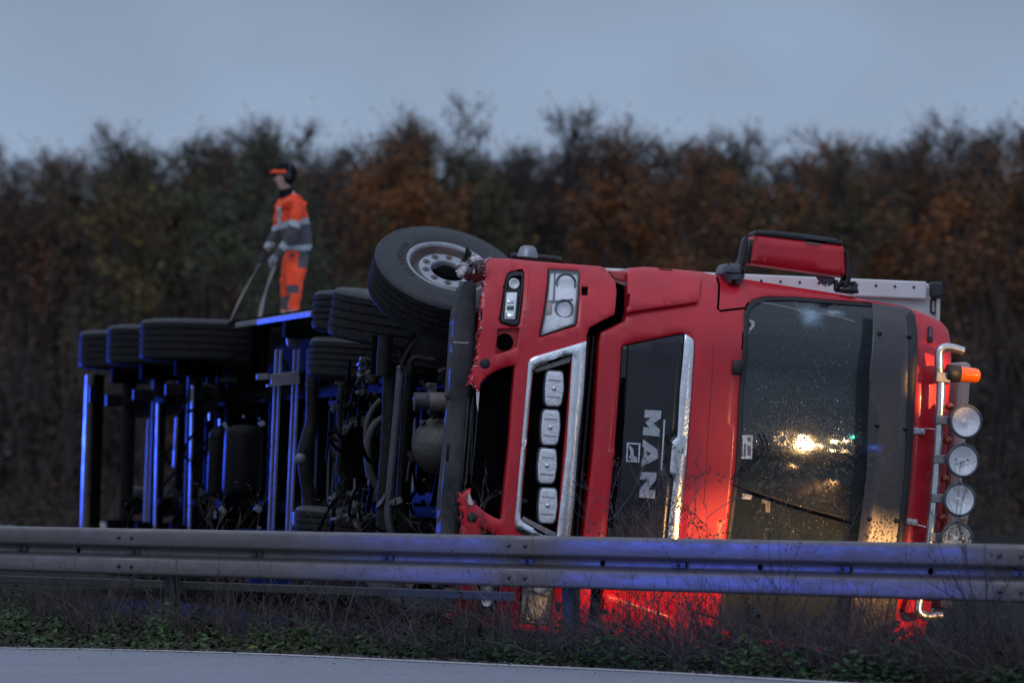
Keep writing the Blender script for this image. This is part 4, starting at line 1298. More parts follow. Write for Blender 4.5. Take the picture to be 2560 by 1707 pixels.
for s_ in (1, -1):
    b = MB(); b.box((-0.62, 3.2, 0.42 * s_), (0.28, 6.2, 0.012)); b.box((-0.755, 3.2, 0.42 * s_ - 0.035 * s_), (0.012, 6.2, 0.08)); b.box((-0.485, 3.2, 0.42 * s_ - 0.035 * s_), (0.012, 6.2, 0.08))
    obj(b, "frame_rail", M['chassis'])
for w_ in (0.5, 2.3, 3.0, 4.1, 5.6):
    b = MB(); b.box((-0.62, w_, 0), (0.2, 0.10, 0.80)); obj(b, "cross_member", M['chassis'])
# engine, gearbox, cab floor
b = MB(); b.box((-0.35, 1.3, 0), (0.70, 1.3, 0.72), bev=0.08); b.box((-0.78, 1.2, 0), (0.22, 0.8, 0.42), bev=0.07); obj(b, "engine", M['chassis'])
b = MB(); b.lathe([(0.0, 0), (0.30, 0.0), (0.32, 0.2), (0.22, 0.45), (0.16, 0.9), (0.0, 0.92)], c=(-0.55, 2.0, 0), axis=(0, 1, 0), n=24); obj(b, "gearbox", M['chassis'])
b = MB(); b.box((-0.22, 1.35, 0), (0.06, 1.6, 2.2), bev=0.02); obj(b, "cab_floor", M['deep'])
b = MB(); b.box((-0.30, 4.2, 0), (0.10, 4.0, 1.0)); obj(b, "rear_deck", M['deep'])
# front axle beam
b = MB(); ax0 = [(-1.16, 1.36, 0.86), (-1.10, 1.36, 0.66), (-1.00, 1.36, 0.45), (-0.98, 1.36, 0), (-1.00, 1.36, -0.45), (-1.10, 1.36, -0.66), (-1.16, 1.36, -0.9)]
b.tube(smooth_path(ax0, 4), 0.055, 10); obj(b, "front_axle", M['chassis2'])
# long bright bars across the underside (tie rods, stabilisers), read from the picture
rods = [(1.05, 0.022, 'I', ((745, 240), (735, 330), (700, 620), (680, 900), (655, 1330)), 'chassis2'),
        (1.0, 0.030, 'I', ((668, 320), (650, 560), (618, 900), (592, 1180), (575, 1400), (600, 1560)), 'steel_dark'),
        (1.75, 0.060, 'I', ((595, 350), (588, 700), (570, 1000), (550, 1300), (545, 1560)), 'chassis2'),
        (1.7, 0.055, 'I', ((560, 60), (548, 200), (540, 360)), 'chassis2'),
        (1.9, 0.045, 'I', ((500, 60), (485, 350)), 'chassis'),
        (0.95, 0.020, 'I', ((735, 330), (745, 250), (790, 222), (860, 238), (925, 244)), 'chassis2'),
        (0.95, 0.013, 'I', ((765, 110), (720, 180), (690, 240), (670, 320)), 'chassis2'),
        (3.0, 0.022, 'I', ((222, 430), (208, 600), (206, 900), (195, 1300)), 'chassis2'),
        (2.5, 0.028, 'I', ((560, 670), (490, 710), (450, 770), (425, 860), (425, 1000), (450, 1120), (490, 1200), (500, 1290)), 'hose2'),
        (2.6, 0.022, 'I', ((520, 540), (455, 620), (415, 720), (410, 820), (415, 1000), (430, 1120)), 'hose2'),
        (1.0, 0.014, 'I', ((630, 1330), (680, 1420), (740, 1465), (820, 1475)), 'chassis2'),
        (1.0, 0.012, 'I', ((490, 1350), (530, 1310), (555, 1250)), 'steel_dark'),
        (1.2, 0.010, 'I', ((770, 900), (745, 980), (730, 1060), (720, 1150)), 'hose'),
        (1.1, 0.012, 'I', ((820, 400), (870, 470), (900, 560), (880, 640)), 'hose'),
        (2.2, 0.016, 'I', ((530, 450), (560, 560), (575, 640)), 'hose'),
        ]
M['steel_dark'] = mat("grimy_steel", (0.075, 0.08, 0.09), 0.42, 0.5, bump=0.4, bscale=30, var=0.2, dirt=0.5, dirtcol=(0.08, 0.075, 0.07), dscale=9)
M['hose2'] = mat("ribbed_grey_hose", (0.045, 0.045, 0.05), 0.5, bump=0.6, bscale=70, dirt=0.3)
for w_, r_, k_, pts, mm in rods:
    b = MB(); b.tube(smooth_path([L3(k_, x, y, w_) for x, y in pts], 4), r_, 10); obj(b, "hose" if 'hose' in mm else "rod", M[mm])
# drive axle with its big round differential casing
dc = Vector(loc_at('I', 380, 900, 3.45))
b = MB(); b.lathe([(0.0, -0.14), (0.12, -0.13), (0.20, -0.06), (0.215, 0.0), (0.21, 0.08), (0.15, 0.18)], c=dc, axis=(-0.25, -1, 0), n=32); 
b.lathe([(0.215, 0.0), (0.235, 0.012), (0.235, 0.03), (0.215, 0.04)], c=dc, axis=(-0.25, -1, 0), n=32); obj(b, "differential", M['chassis2'])
b = MB(); b.tube([(dc.x + .02, DW - 0.1, 0.85), (dc.x + .02, DW - 0.1, -0.85)], 0.075, 14); obj(b, "drive_axle", M['chassis2'])
b = MB(); b.tube([(PW, 3.42, 0.95), (PW + 0.12, 3.42, 0.5), (PW + 0.12, 3.42, -0.5), (PW, 3.42, -0.95)], 0.06, 12); obj(b, "tag_axle", M['chassis2'])
# cylinders: steering damper / air filter seen end-on
a = Vector(L3('I', 770, 550, 0.75)); c = Vector(L3('I', 880, 552, 0.75)); e = Vector(L3('I', 1000, 556, 0.75))
b = MB(); b.tube([a, c], 0.060, 18); obj(b, "air_cylinder", M['steel_dark'])
b = MB(); b.tube([c, e], 0.064, 18); obj(b, "air_cylinder", M['rimbrown'])
b = MB(); p = Vector(L3('I', 925, 870, 0.85)); b.lathe([(0.0, 0.10), (0.08, 0.09), (0.16, 0.03), (0.20, -0.06), (0.17, -0.14)], c=p, axis=(-0.55, -0.8, 0.1), n=20); obj(b, "fan_cowl", mat("cast_alloy", (0.09, 0.085, 0.08), 0.5, 0.4, bump=1.0, bscale=14, dirt=0.5))
# small valves, brackets and bolts crowding the underside
random.seed(21)
b = MB()
spots_ = [(300, 570, 3.3), (385, 270, 2.9), (395, 350, 2.9), (365, 410, 2.9), (410, 425, 2.8), (385, 485, 2.8), (455, 385, 2.6), (185, 600, 3.1), (222, 430, 3.1), (250, 520, 3.1), (455, 520, 2.5), (690, 325, 1.0),
          (600, 1325, 1.0), (855, 720, .9), (830, 880, .9), (860, 1000, .9), (770, 970, 1.0), (910, 450, .8), (175, 1300, 3.1), (265, 1360, 3.0), (320, 1400, 2.9), (380, 1420, 2.8), (200, 1445, 3.0), (345, 1350, 2.9), (345, 1480, 2.9),
          (460, 1270, 2.4), (310, 1260, 3.0), (920, 650, .8), (965, 655, .8), (290, 1420, 2.9), (430, 1440, 2.6), (535, 1335, 1.2), (1000, 370, .7), (640, 1310, 1.0), (250, 1300, 3.0), (420, 250, 2.9)]
for (x, y, w_) in spots_:
    p = Vector(L3('I', x, y, w_)); s_ = random.uniform(0.03, 0.06)
    rot = Matrix.Rotation(random.uniform(0, 3), 3, Vector((random.random(), random.random(), random.random())).normalized())
    bb = MB(); bb.box(p, (s_, s_ * 1.1, s_ * random.uniform(1, 2.2)), rot, bev=0.006)
    bb.lathe([(0, .04), (.018, .035), (.02, -.03)], c=p + Vector((-.02, -.01, 0)), axis=(random.uniform(-1, 0), random.uniform(-1, 1), random.uniform(-1, 1)), n=9)
    obj(bb, "valve", random.choice([M['chassis2'], M['steel_dark'], M['steel_dark']]))
for i in range(46):
    x, y, w_ = random.uniform(120, 1000), random.uniform(330, 1560), random.uniform(1.3, 4.0)
    p = Vector(L3('I', x, y, w_ + 0.4)); d = Vector(random.choice([(0, 0, 1), (0, 1, 0), (0.2, 0.9, 0.2), (0.1, 0, 1)])) * random.uniform(.08, .3)
    b.bar(p - d, p + d, random.uniform(.015, .05), random.uniform(.01, .04), up=(1, 0, 0))
for i in range(14):
    w_ = random.uniform(1.2, 4.0); p = Vector(L3('I', random.uniform(180, 900), random.uniform(400, 1500), w_))
    q = p + Vector((random.uniform(-.2, .2), random.uniform(-.3, .3), random.uniform(-.5, .5)))
    b.tube(bez(p, p + Vector((-.08, .1, .1)), q + Vector((-.1, -.05, -.1)), q, 8), random.uniform(.006, .014), 6)
obj(b, "pipework", M['chassis'], kind='stuff')
# flat springs, mudguards and fuel tank on the flanks
for s_ in (1, -1):
    b = MB(); b.tube(bez((-1.0, 0.5, .45 * s_), (-1.1, 1.0, .45 * s_), (-1.1, 1.8, .45 * s_), (-.95, 2.4, .45 * s_), 10), 0.035, 8); obj(b, "leaf_spring", M['chassis2'])
    b = MB(); b.box((-0.55, 2.55, 0.92 * s_), (0.62, 0.85, 0.52), bev=0.10); obj(b, "fuel_tank", M['steel_dark'])
for s_ in (1, -1):
    b = MB(); pts = [(DU + 0.62 * math.cos(t) * 1.0, 4.15 + 1.28 * math.sin(t)) for t in [R(-88 + i * 11) for i in range(17)]]
    v_ = []
    for (u, w_) in pts: v_ += [(u, w_, 1.22 * s_), (u, w_, .55 * s_)]
    b.add(v_, [(2 * i, 2 * i + 1, 2 * i + 3, 2 * i + 2) for i in range(len(pts) - 1)], True); obj(b, "mudguard", M['black'])
# long tail beam of the tractor frame, seen edge-on at the left (x 690..740 in view)
p0 = loc_at('I', 68, 370, DW); p1 = loc_at('I', 15, 1560, DW)

# ================================================================== SEMI-TRAILER
TR0 = Vector((-2.97, 36.9, 1.315))
RM = frame(TR0, R(16.4), R(1.5)); RI = RM.inverted()
trailer = empty("semi_trailer", RM)
tag(trailer, "white box semi-trailer lying on its side behind the red cab with three rear axles", "trailer")


def tobj(b, name, m, parent=None, **kw): return b.build(name, m, parent or trailer, **kw)


WF, WR_ = -9.7, 4.0
U0, U1, HVW = 0.62, 3.47, 1.28
b = MB(); b.box(((U0 + U1) / 2, (WF + WR_) / 2, 0), (U1 - U0, WR_ - WF, HVW * 2), bev=0.03); tobj(b, "box_body", M['white'])
# front wall trim, rivets, black corner casting, handle slot
b = MB(); b.box(((U0 + U1) / 2 - .03, WF - 0.02, HVW - 0.055), (U1 - U0 - .16, 0.05, 0.13), bev=0.012); trim = tobj(b, "front_trim", M['white_trim'])
b = MB(); b.box(((U0 + U1) / 2 - .03, WF - 0.02, -HVW + 0.055), (U1 - U0 - .16, 0.05, 0.13), bev=0.012); tobj(b, "front_trim", M['white_trim'])
b = MB(); b.box((U1 - .008, WF - 0.01, 0), (0.03, 0.04, HVW * 2 - .22), bev=0.008); tobj(b, "front_trim", M['white'])
for s_ in (1, -1):
    b = MB(); b.box((U1 - 0.03, WF - 0.015, s_ * (HVW - 0.045)), (0.085, 0.10, 0.115), bev=0.02); tobj(b, "corner_casting", M['char'])
rv = None
for i in range(19):
    u = U0 + 0.12 + i * 0.148
    if rv is None:
        bb = MB(); bb.lathe([(0.011, 0), (0.010, .004), (0.0, .006)], axis=(0, -1, 0), n=10); rv = tobj(bb, "rivet", M['char'], trim); q = rv
    else: q = rv.copy(); COL.objects.link(q); q.parent = trim
    q.location = (u, WF - 0.0455, HVW - 0.035)
hp = loc_at('D', 1075, 390, WF, RI)
b = MB(); b.patch(rounded([(hp.x - .026, hp.z - .07), (hp.x + .026, hp.z - .07), (hp.x + .026, hp.z + .05), (hp.x - .026, hp.z + .05)], .024), [rounded([(hp.x - .012, hp.z - .052), (hp.x + .012, hp.z - .052), (hp.x + .012, hp.z + .032), (hp.x - .012, hp.z + .032)], .011)], WF, -0.012, 0.012, bev=0.002)
tobj(b, "marker_lamp", M['black'])
# side rail along the floor edge (the worker stands above it)
for s_ in (1, -1):
    b = MB(); b.box((U0 - 0.06, (WF + WR_) / 2 - .3, s_ * (HVW - 0.03)), (0.14, WR_ - WF - .6, 0.05), bev=0.006); tobj(b, "side_rail", M['chassis'])
    b = MB(); b.box((0.30, 0.2 - 3.5, 0.50 * s_), (0.012, 12.2, 0.10)) ; b.box((0.45, -3.3, 0.50 * s_), (0.34, 12.2, 0.014)); tobj(b, "chassis_beam", M['chassis'])
# floor cross bearers
cb = None
for i in range(28):
    w_ = WF + 0.35 + i * 0.48
    if cb is None:
        bb = MB(); bb.box((U0 - 0.05, 0, 0), (0.10, 0.05, 2.44)); cb = tobj(bb, "cross_bearer", M['chassis']); q = cb
    else: q = cb.copy(); COL.objects.link(q); q.parent = trailer
    q.location = (0, w_, 0)
# axles and wheels
for i, w_ in enumerate((0.0, 1.64, 3.30)):
    u_ = [(loc_at('V', x, 800, w_, RI).x + 0.53) for x in (323, 247, 183)][i]
    for s_ in (1, -1):
        make_wheel("wheel", (u_, w_, (1.225) * s_), (0, 0, s_), Rr=0.53, Wd=0.385, detail=False, parent=trailer, grooves=4)
        b = MB(); b.lathe([(0.0, 0), (0.20, 0), (0.20, 0.17), (0.0, 0.17)], c=(u_, w_, s_ * 0.70), axis=(0, 0, s_), n=24, smooth=False); tobj(b, "brake_drum", M['chassis'])
        b = MB(); b.tube([(u_ + .05, w_ - .38, s_ * .5), (u_ - .02, w_ - .1, s_ * .5), (u_ + .1, w_ + .3, s_ * .5)], 0.05, 8); tobj(b, "trailing_arm", M['chassis'])
        b = MB(); b.lathe([(0.0, 0), (0.13, 0.0), (0.15, 0.08), (0.13, 0.2), (0.0, 0.2)], c=(u_ + .08, w_ + .35, s_ * .5), axis=(1, 0, 0), n=18); tobj(b, "air_spring", M['rubber'])
    b = MB(); b.tube([(u_, w_, -1.0), (u_, w_, 1.0)], 0.072, 16); tobj(b, "axle", M['tank'])


# blue-catching edges: underrun guard, cross tubes, air tanks, straps – placed from the picture at their depth
def tline(name, m, k, x0, y0, x1, y1, w_, wd, dp):
    a = loc_at(k, x0, y0, w_, RI); c = loc_at(k, x1, y1, w_, RI)
    b = MB(); b.bar(a, c, wd, dp, up=(0, 1, 0), bev=min(wd, dp) * .2); return tobj(b, name, m)


M['bright'] = mat("bright_bracket", (0.22, 0.23, 0.32), 0.4)
M['pale'] = mat("pale_grey_paint", (0.16, 0.16, 0.19), 0.45, dirt=0.4, dirtcol=(0.05, 0.046, 0.045), dscale=6)
tline("underrun_guard", M['pale'], 'A', 158, 640, 120, 1700, 4.0, 0.045, 0.10)
tline("guard_bracket", M['chassis'], 'A', 218, 640, 190, 1600, 3.8, 0.11, 0.06)
tline("cross_tube", M['pale'], 'A', 505, 890, 475, 1640, 2.35, 0.055, 0.03)
tline("cross_tube", M['pale'], 'A', 548, 800, 528, 1640, 1.2, 0.022, 0.05)
tline("cross_tube", M['pale'], 'A', 728, 930, 708, 1430, 0.4, 0.05, 0.03)
tline("cross_tube", M['pale'], 'A', 655, 880, 640, 1160, 1.0, 0.03, 0.03)
tline("cross_tube", M['pale'], 'A', 742, 700, 720, 1640, -0.35, 0.02, 0.05)
# twin ladder tubes at the landing gear
for (x0, x1) in ((505, 472), (533, 497), (618, 582), (645, 606)):
    tline("stay_tube", M['pale'], 'J', x0 + 12, 425, x1 - 4, 1620, -5.0, 0.022, 0.022)
tline("stay_plate", M['pale'], 'J', 482, 610, 655, 588, -5.1, 0.085, 0.03)
tline("stay_plate", M['pale'], 'J', 458, 648, 655, 628, -5.1, 0.018, 0.06)
tline("stay_plate", M['pale'], 'J', 395, 595, 470, 590, -4.9, 0.05, 0.03)
fo = [tuple(loc_at('J', x, y, -5.2, RI).xz) for x, y in ((585, 262), (676, 262), (680, 330), (666, 405), (590, 412), (580, 330))]
b = MB(); b.patch(rounded(fo, .03), [], -5.2, 0, 0.05, bev=0.008, back=True); tobj(b, "landing_foot", M['pale'])
fo = [tuple(loc_at('J', x, y, -5.2, RI).xz) for x, y in ((622, 1415), (656, 1420), (655, 1510), (622, 1510))]
b = MB(); b.patch(rounded(fo, .02), [], -5.2, 0, 0.05, bev=0.008, back=True); tobj(b, "landing_foot", M['pale'])
for s_ in (1, -1):
    b = MB(); b.box((0.05, -5.3, 0.95 * s_), (0.95, 0.13, 0.13), bev=0.01); tobj(b, "landing_leg", M['chassis'])
    b = MB(); b.box((0.10, -6.2, 0.85 * s_), (0.62, 1.1, 0.55), bev=0.03) ; tobj(b, "pallet_box", M['deep']) if False else None
# beam below the worker catching the blue light
a = loc_at('J', 235, 262, -0.9, RI); c = loc_at('J', 420, 262, -2.6, RI)
tline("mud_flap_stay", M['chassis'], 'J', 240, 258, 400, 262, -1.0, 0.03, 0.25)
pa = loc_at('J', 280, 278, -1.3, RI); pc = loc_at('J', 745, 205, -6.8, RI)
b = MB(); b.bar(pa, pc, 0.05, 0.05, up=(0, 0, 1), bev=.008); tobj(b, "lower_side_rail", M['pale'])
# air reservoirs
for (x0, x1, y0, y1, w_) in ((200, 430, 905, 1320, -1.6), (100, 200, 920, 1320, -1.0)):
    a = loc_at('J', (x0 + x1) / 2 + 6, y0, w_, RI); c = loc_at('J', (x0 + x1) / 2 - 12, y1, w_, RI); r_ = abs(loc_at('J', x1, 1000, w_, RI).x - loc_at('J', x0, 1000, w_, RI).x) / 2
    ax = (c - a); L_ = ax.length
    b = MB(); b.lathe([(0, -.03), (r_ * .6, -.02), (r_ * .95, .02), (r_, .06), (r_, L_ - .06), (r_ * .95, L_ - .02), (r_ * .6, L_ + .02), (0, L_ + .03)], c=a, axis=ax, n=32); tobj(b, "air_tank", M['tank'])
for (x, y, ww, hh_, ang, w_) in ((106, 836, 16, 62, 0, -1.0), (169, 870, 16, 58, 0, -1.3), (204, 892, 30, 50, -.6, -1.5), (428, 880, 52, 36, -.4, -1.9), (142, 1436, 18, 58, 0, -1.0), (188, 1408, 60, 40, .8, -1.4), (404, 1400, 60, 44, .6, -1.8),
                                 (412, 1516, 24, 18, 0, -1.8), (316, 836, 14, 22, 0, -1.6), (413, 848, 14, 14, 0, -1.6)):
    p = loc_at('J', x, y, w_, RI)
    b = MB(); sz = 2.45 * 9753 / 35.0
    rot = Matrix.Rotation(ang, 3, 'Y')
    b.box(p, (ww / sz * .7, .03, hh_ / sz * .8), rot, bev=.004); tobj(b, "tank_bracket", M['bright'])
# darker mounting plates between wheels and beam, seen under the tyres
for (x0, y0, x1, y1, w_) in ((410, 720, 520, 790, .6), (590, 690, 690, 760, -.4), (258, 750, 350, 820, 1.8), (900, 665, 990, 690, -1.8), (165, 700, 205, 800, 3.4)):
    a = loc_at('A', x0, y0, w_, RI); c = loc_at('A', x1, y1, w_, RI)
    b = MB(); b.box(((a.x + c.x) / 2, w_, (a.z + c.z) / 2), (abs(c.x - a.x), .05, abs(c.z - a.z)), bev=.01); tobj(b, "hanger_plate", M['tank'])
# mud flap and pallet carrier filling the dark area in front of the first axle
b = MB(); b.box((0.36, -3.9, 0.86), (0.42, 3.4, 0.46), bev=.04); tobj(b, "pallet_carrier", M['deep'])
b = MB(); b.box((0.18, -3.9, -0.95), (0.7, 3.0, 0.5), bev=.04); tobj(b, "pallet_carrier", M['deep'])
# trailer brake hoses
random.seed(8)
for i in range(9):
    w_ = random.uniform(-2, 3); p = Vector((0.2, w_, random.uniform(-.5, .4))); q = p + Vector((random.uniform(-.3, .2), random.uniform(.2, .8), random.uniform(-.6, .6)))
    b = MB(); b.tube(bez(p, p + Vector((-.35, .1, 0)), q + Vector((-.35, 0, 0)), q, 8), .012, 6); tobj(b, "brake_hose", M['deep'])
b = MB(); b.box((U0 + 1.4, WR_ - 0.05, 0), (2.6, 0.06, 2.4)); tobj(b, "rear_door", M['white'])
# propshaft-like spring arm by the drive axle (muddy curved beam)
b = MB(); b.tube(smooth_path([loc_at('J', x, y, -6.4, RI) for x, y in ((742, 420), (738, 640), (735, 860), (715, 960), (690, 1060), (700, 1200), (715, 1330), (710, 1600))], 4), [.05] * 10 + [.06] * 10 + [.055] * 9, 10); tobj(b, "support_beam", M['chassis2'])
p = loc_at('J', 664, 1095, -6.6, RI); b = MB(); b.lathe([(0, .03), (.03, .025), (.045, 0), (.04, -.03)], c=p, axis=(-.3, -1, 0), n=16); tobj(b, "beam_cap", M['pale'])

# ================================================================== THE WORKER
PY = 40.2
def E3(x, y, dy=0.0):
    px, py = zp('E', x, y); return at_depth(px, py, PY + dy)


origin_w = E3(690, 1500); origin_w.z = 2.60
ZF = (RM @ Vector((1.1, 3.2, HVW))).z + 0.005
worker = empty("person", Matrix.Translation((origin_w.x, PY, ZF)))
tag(worker, "worker in orange and grey high-visibility clothes standing on the overturned trailer holding two straps", "person")
OW = Vector((origin_w.x, PY, ZF))


def skin(name, chains, mats, pick, sub=2, parent=worker):
    """one continuous surface grown on joined limbs; chains share vertices by key"""
    keys = {}; vs_ = []; rad = []; ed = []
    for ch in chains:
        prev = None
        for key, p, r_ in ch:
            if key not in keys:
                keys[key] = len(vs_); vs_.append(Vector(p) - OW); rad.append(r_)
            i = keys[key]
            if prev is not None: ed.append((prev, i))
            prev = i
    me = bpy.data.meshes.new(name); me.from_pydata(vs_, ed, [])
    o = bpy.data.objects.new(name, me); COL.objects.link(o)
    md = o.modifiers.new("s", 'SKIN'); md.use_smooth_shade = True
    for i, r_ in enumerate(rad):
        sv = me.skin_vertices[0].data[i]
        sv.radius = tuple(a * .94 for a in (r_ if isinstance(r_, tuple) else (r_, r_)))
        sv.use_root = (i == 0)
    sb = o.modifiers.new("d", 'SUBSURF'); sb.levels = sub; sb.render_levels = sub
    bpy.context.view_layer.update()
    em = bpy.data.meshes.new_from_object(o.evaluated_get(bpy.context.evaluated_depsgraph_get()))
    bpy.data.objects.remove(o)
    em.materials.clear()
    if name != 'body':
        from mathutils import noise as _nz
        nn_ = [v.normal.copy() for v in em.vertices]
        for v, q_ in zip(em.vertices, nn_):
            k_ = _nz.noise(Vector((v.co.x * 9, v.co.y * 9, v.co.z * 14))) * .55 + abs(_nz.noise(Vector((v.co.x * 16 + 5, v.co.y * 16, v.co.z * 24)))) * .8
            v.co += q_ * (k_ * .022 - .012)
    for m_ in mats: em.materials.append(m_)
    for p in em.polygons:
        p.use_smooth = True
        c = Vector((0, 0, 0))
        for vi in p.vertices: c += em.vertices[vi].co
        p.material_index = pick(c / len(p.vertices) + OW)
    o = bpy.data.objects.new(name, em); COL.objects.link(o); o.parent = parent
    return o


orange = mat("fluorescent_orange_cloth", (1.0, 0.085, 0.025), 0.8, bump=1.0, bscale=14, var=0.18, vscale=11)
greyc = mat("dark_grey_cloth", (0.085, 0.085, 0.10), 0.85, bump=1.0, bscale=14, var=0.2, vscale=11)
silver = mat("reflective_tape", (0.42, 0.47, 0.52), 0.5, 0.1, var=0.1)
skinm = mat("skin", (0.42, 0.27, 0.24), 0.6, var=0.08)
navy = mat("navy_cap_cloth", (0.010, 0.012, 0.016), 0.9, spec=0.08)
glove = mat("dark_work_glove", (0.03, 0.03, 0.036), 0.8)
glove2 = mat("grey_work_glove", (0.22, 0.24, 0.28), 0.8)
SCW = 858.0


def toE(p):
    """back to the zoomed picture coordinates, for choosing the cloth colour"""
    x = (p.x - OW.x) * SCW + 690; z = p.z
    y = 1500 - (z - E3(690, 1500).z) * SCW
    return x, y


near, far = -0.20, 0.19
# body: one mesh with head, neck, torso, legs, arms under the clothes
body = [
    [('pel', E3(718, 950), 0.045), ('spi', E3(700, 720), 0.08), ('che', E3(672, 500), 0.11), ('nek', E3(640, 385), 0.062), ('nk2', E3(615, 335), 0.055), ('hd0', E3(592, 285), 0.075), ('hd1', E3(598, 225), 0.094), ('hd2', E3(607, 165), 0.080)],
    [('hd0', 0, 0), ('chn', E3(548, 300), 0.038)],
    [('che', 0, 0), ('ns', E3(725, 455, near * .85), 0.045), ('ne', E3(692, 690, near * 1.2), 0.035), ('nwr', E3(545, 900, near * .9), 0.032)],
    [('che', 0, 0), ('fs', E3(610, 470, far * .85), 0.045), ('fe', E3(545, 690, far * 1.1), 0.035), ('fwr', E3(450, 890, far * .7), 0.032)],
    [('pel', 0, 0), ('nh', E3(700, 1000, near * .5), 0.06), ('nk', E3(690, 1290, near * .6), 0.055), ('na', E3(690, 1600, near * .6), 0.04)],
    [('pel', 0, 0), ('fh', E3(660, 1000, far * .5), 0.06), ('fk', E3(632, 1290, far * .6), 0.055), ('fa', E3(640, 1600, far * .6), 0.04)],
]
skin("body", body, [skinm], lambda p: 0)
# jacket
JK = 1.0
jacket = [
    [('j0', E3(735, 915), (0.15, 0.18)), ('j1', E3(735, 800), (0.150, 0.18)), ('j2', E3(690, 640), (0.165, 0.20)), ('j3', E3(665, 520), (0.172, 0.21)), ('j4', E3(672, 440), (0.13, 0.17)), ('j5', E3(655, 385), (0.085, 0.085)), ('j6', E3(640, 362), (0.075, 0.075))],
    [('j4', 0, 0), ('a0', E3(735, 450, near * .95), 0.085), ('a1', E3(706, 600, near * 1.2), 0.078), ('a2', E3(680, 730, near * 1.2), 0.074), ('a3', E3(600, 840, near * 1.05), 0.062), ('a4', E3(535, 925, near * .9), 0.052)],
    [('j4', 0, 0), ('b0', E3(600, 465, far * .95), 0.085), ('b1', E3(560, 600, far * 1.1), 0.075), ('b2', E3(540, 720, far * 1.1), 0.066), ('b3', E3(480, 820, far * .9), 0.056), ('b4', E3(440, 900, far * .7), 0.048)],
]


def pick_j(p):
    x, y = toE(p)
    arm_near = p.y < PY - 0.13
    # slanted bands: along the sleeve the cuff band lies further down the forearm
    if y < 1:
        return 0
    s = y + (0.15 * (x - 700) if not arm_near else -0.25 * (x - 690))
    if arm_near and x < 760 and y > 560:
        if 625 < s < 675: return 2
        if y > 665:
            d = (x - 680) * 0.62 - (y - 730) * 0.78       # along the forearm
            return 2 if -165 < d < -110 else 1
        if s <= 625: return 0
    if y > 845 - 0.12 * (x - 740) and y < 895 - 0.12 * (x - 740) and x > 640: return 2
    if 620 < y - 0.16 * (700 - x) < 668: return 2
    if y - 0.16 * (700 - x) <= 620:
        if p.y < PY and 548 < x - (y - 560) * -0.10 < 585 and y > 500: return 2
        if arm_near is False and abs((x - 700) - (y - 380) * 0.85) < 14 and y < 450: return 2
        return 0
    if x < 520 and 800 < y < 850: return 2
    return 1


skin("jacket", jacket, [orange, greyc, silver], pick_j, 3)
# trousers
trs = [
    [('t0', E3(722, 860), (0.120, 0.15)), ('t0b', E3(720, 930), (0.13, 0.16)), ('t1', E3(712, 985), (0.130, 0.165))],
    [('t1', 0, 0), ('n1', E3(700, 1080, near * .52), 0.118), ('n2', E3(700, 1200, near * .6), 0.104), ('n3', E3(700, 1300, near * .6), 0.086), ('n4', E3(690, 1430, near * .6), 0.066), ('n5', E3(688, 1560, near * .6), 0.064)],
    [('t1', 0, 0), ('f1', E3(650, 1080, far * .5), 0.10), ('f2', E3(630, 1200, far * .6), 0.088), ('f3', E3(625, 1300, far * .6), 0.072), ('f4', E3(622, 1430, far * .6), 0.064), ('f5', E3(640, 1560, far * .6), 0.062)],
]


def pick_t(p):
    x, y = toE(p)
    if x > 735 and y < 1045: return 1
    near_ = p.y < PY
    if near_ and 632 < x < 745 and 1190 + (745 - x) * .1 < y < 1268: return 1
    if not near_ and 1285 < y < 1400: return 1
    if near_ and x < 668 and 1262 < y < 1330: return 1
    if y > 1415 and y < 1462: return 2
    if y > 1462: return 1 if y > 1500 else 0
    return 0


skin("trousers", trs, [orange, greyc, silver], pick_t, 3)
b = MB(); 
for s_, dx in ((near * .6, 688), (far * .6, 640)):
    p = E3(dx - 30, 1600, s_); b.box((p.x - OW.x, p.y - OW.y, 0.05), (0.29, 0.11, 0.10), bev=.03)
    b.tube([(p.x - OW.x + .05, p.y - OW.y, 0.05), (p.x - OW.x + .05, p.y - OW.y, 0.20)], .055, 10)
b.build("boots", M['black'], worker)
# gloves: palm and five bent fingers each, closed round the strap
def hand(c, d, m, side, nm="glove"):
    """c wrist (world), d direction of the palm"""
    d = Vector(d).normalized(); sidev = Vector((0, 1, 0)) * side; curl = d.cross(sidev).normalized()
    o = Vector(c) - OW
    b = MB()
    b.tube([o, o + d * .04, o + d * .09], [.034, .042, .040], 10)
    for i in range(4):
        L_ = (.072, .08, .075, .06)[i]; base = o + d * .085 + sidev * (-.03 + .02 * i)
        p1 = base + d * L_ * .45; p2 = p1 + (d * .3 + curl * .9).normalized() * L_ * .35; p3 = p2 + (-d * .5 + curl * .6).normalized() * L_ * .3
        b.tube([base, p1, p2, p3], [.012, .011, .010, .008], 7)
    base = o + d * .03 + sidev * -.04; b.tube([base, base + (d * .5 - sidev * .4 + curl * .5).normalized() * .04, base + (d * .9 + curl * .6).normalized() * .075], [.014, .012, .010], 7)
    return b.build(nm, m, worker)


hand(E3(535, 925, near * .9), (-0.55, 0.1, -0.8), glove2, 1)
hand(E3(440, 900, far * .7), (-0.42, 0.0, -0.9), glove, -1)
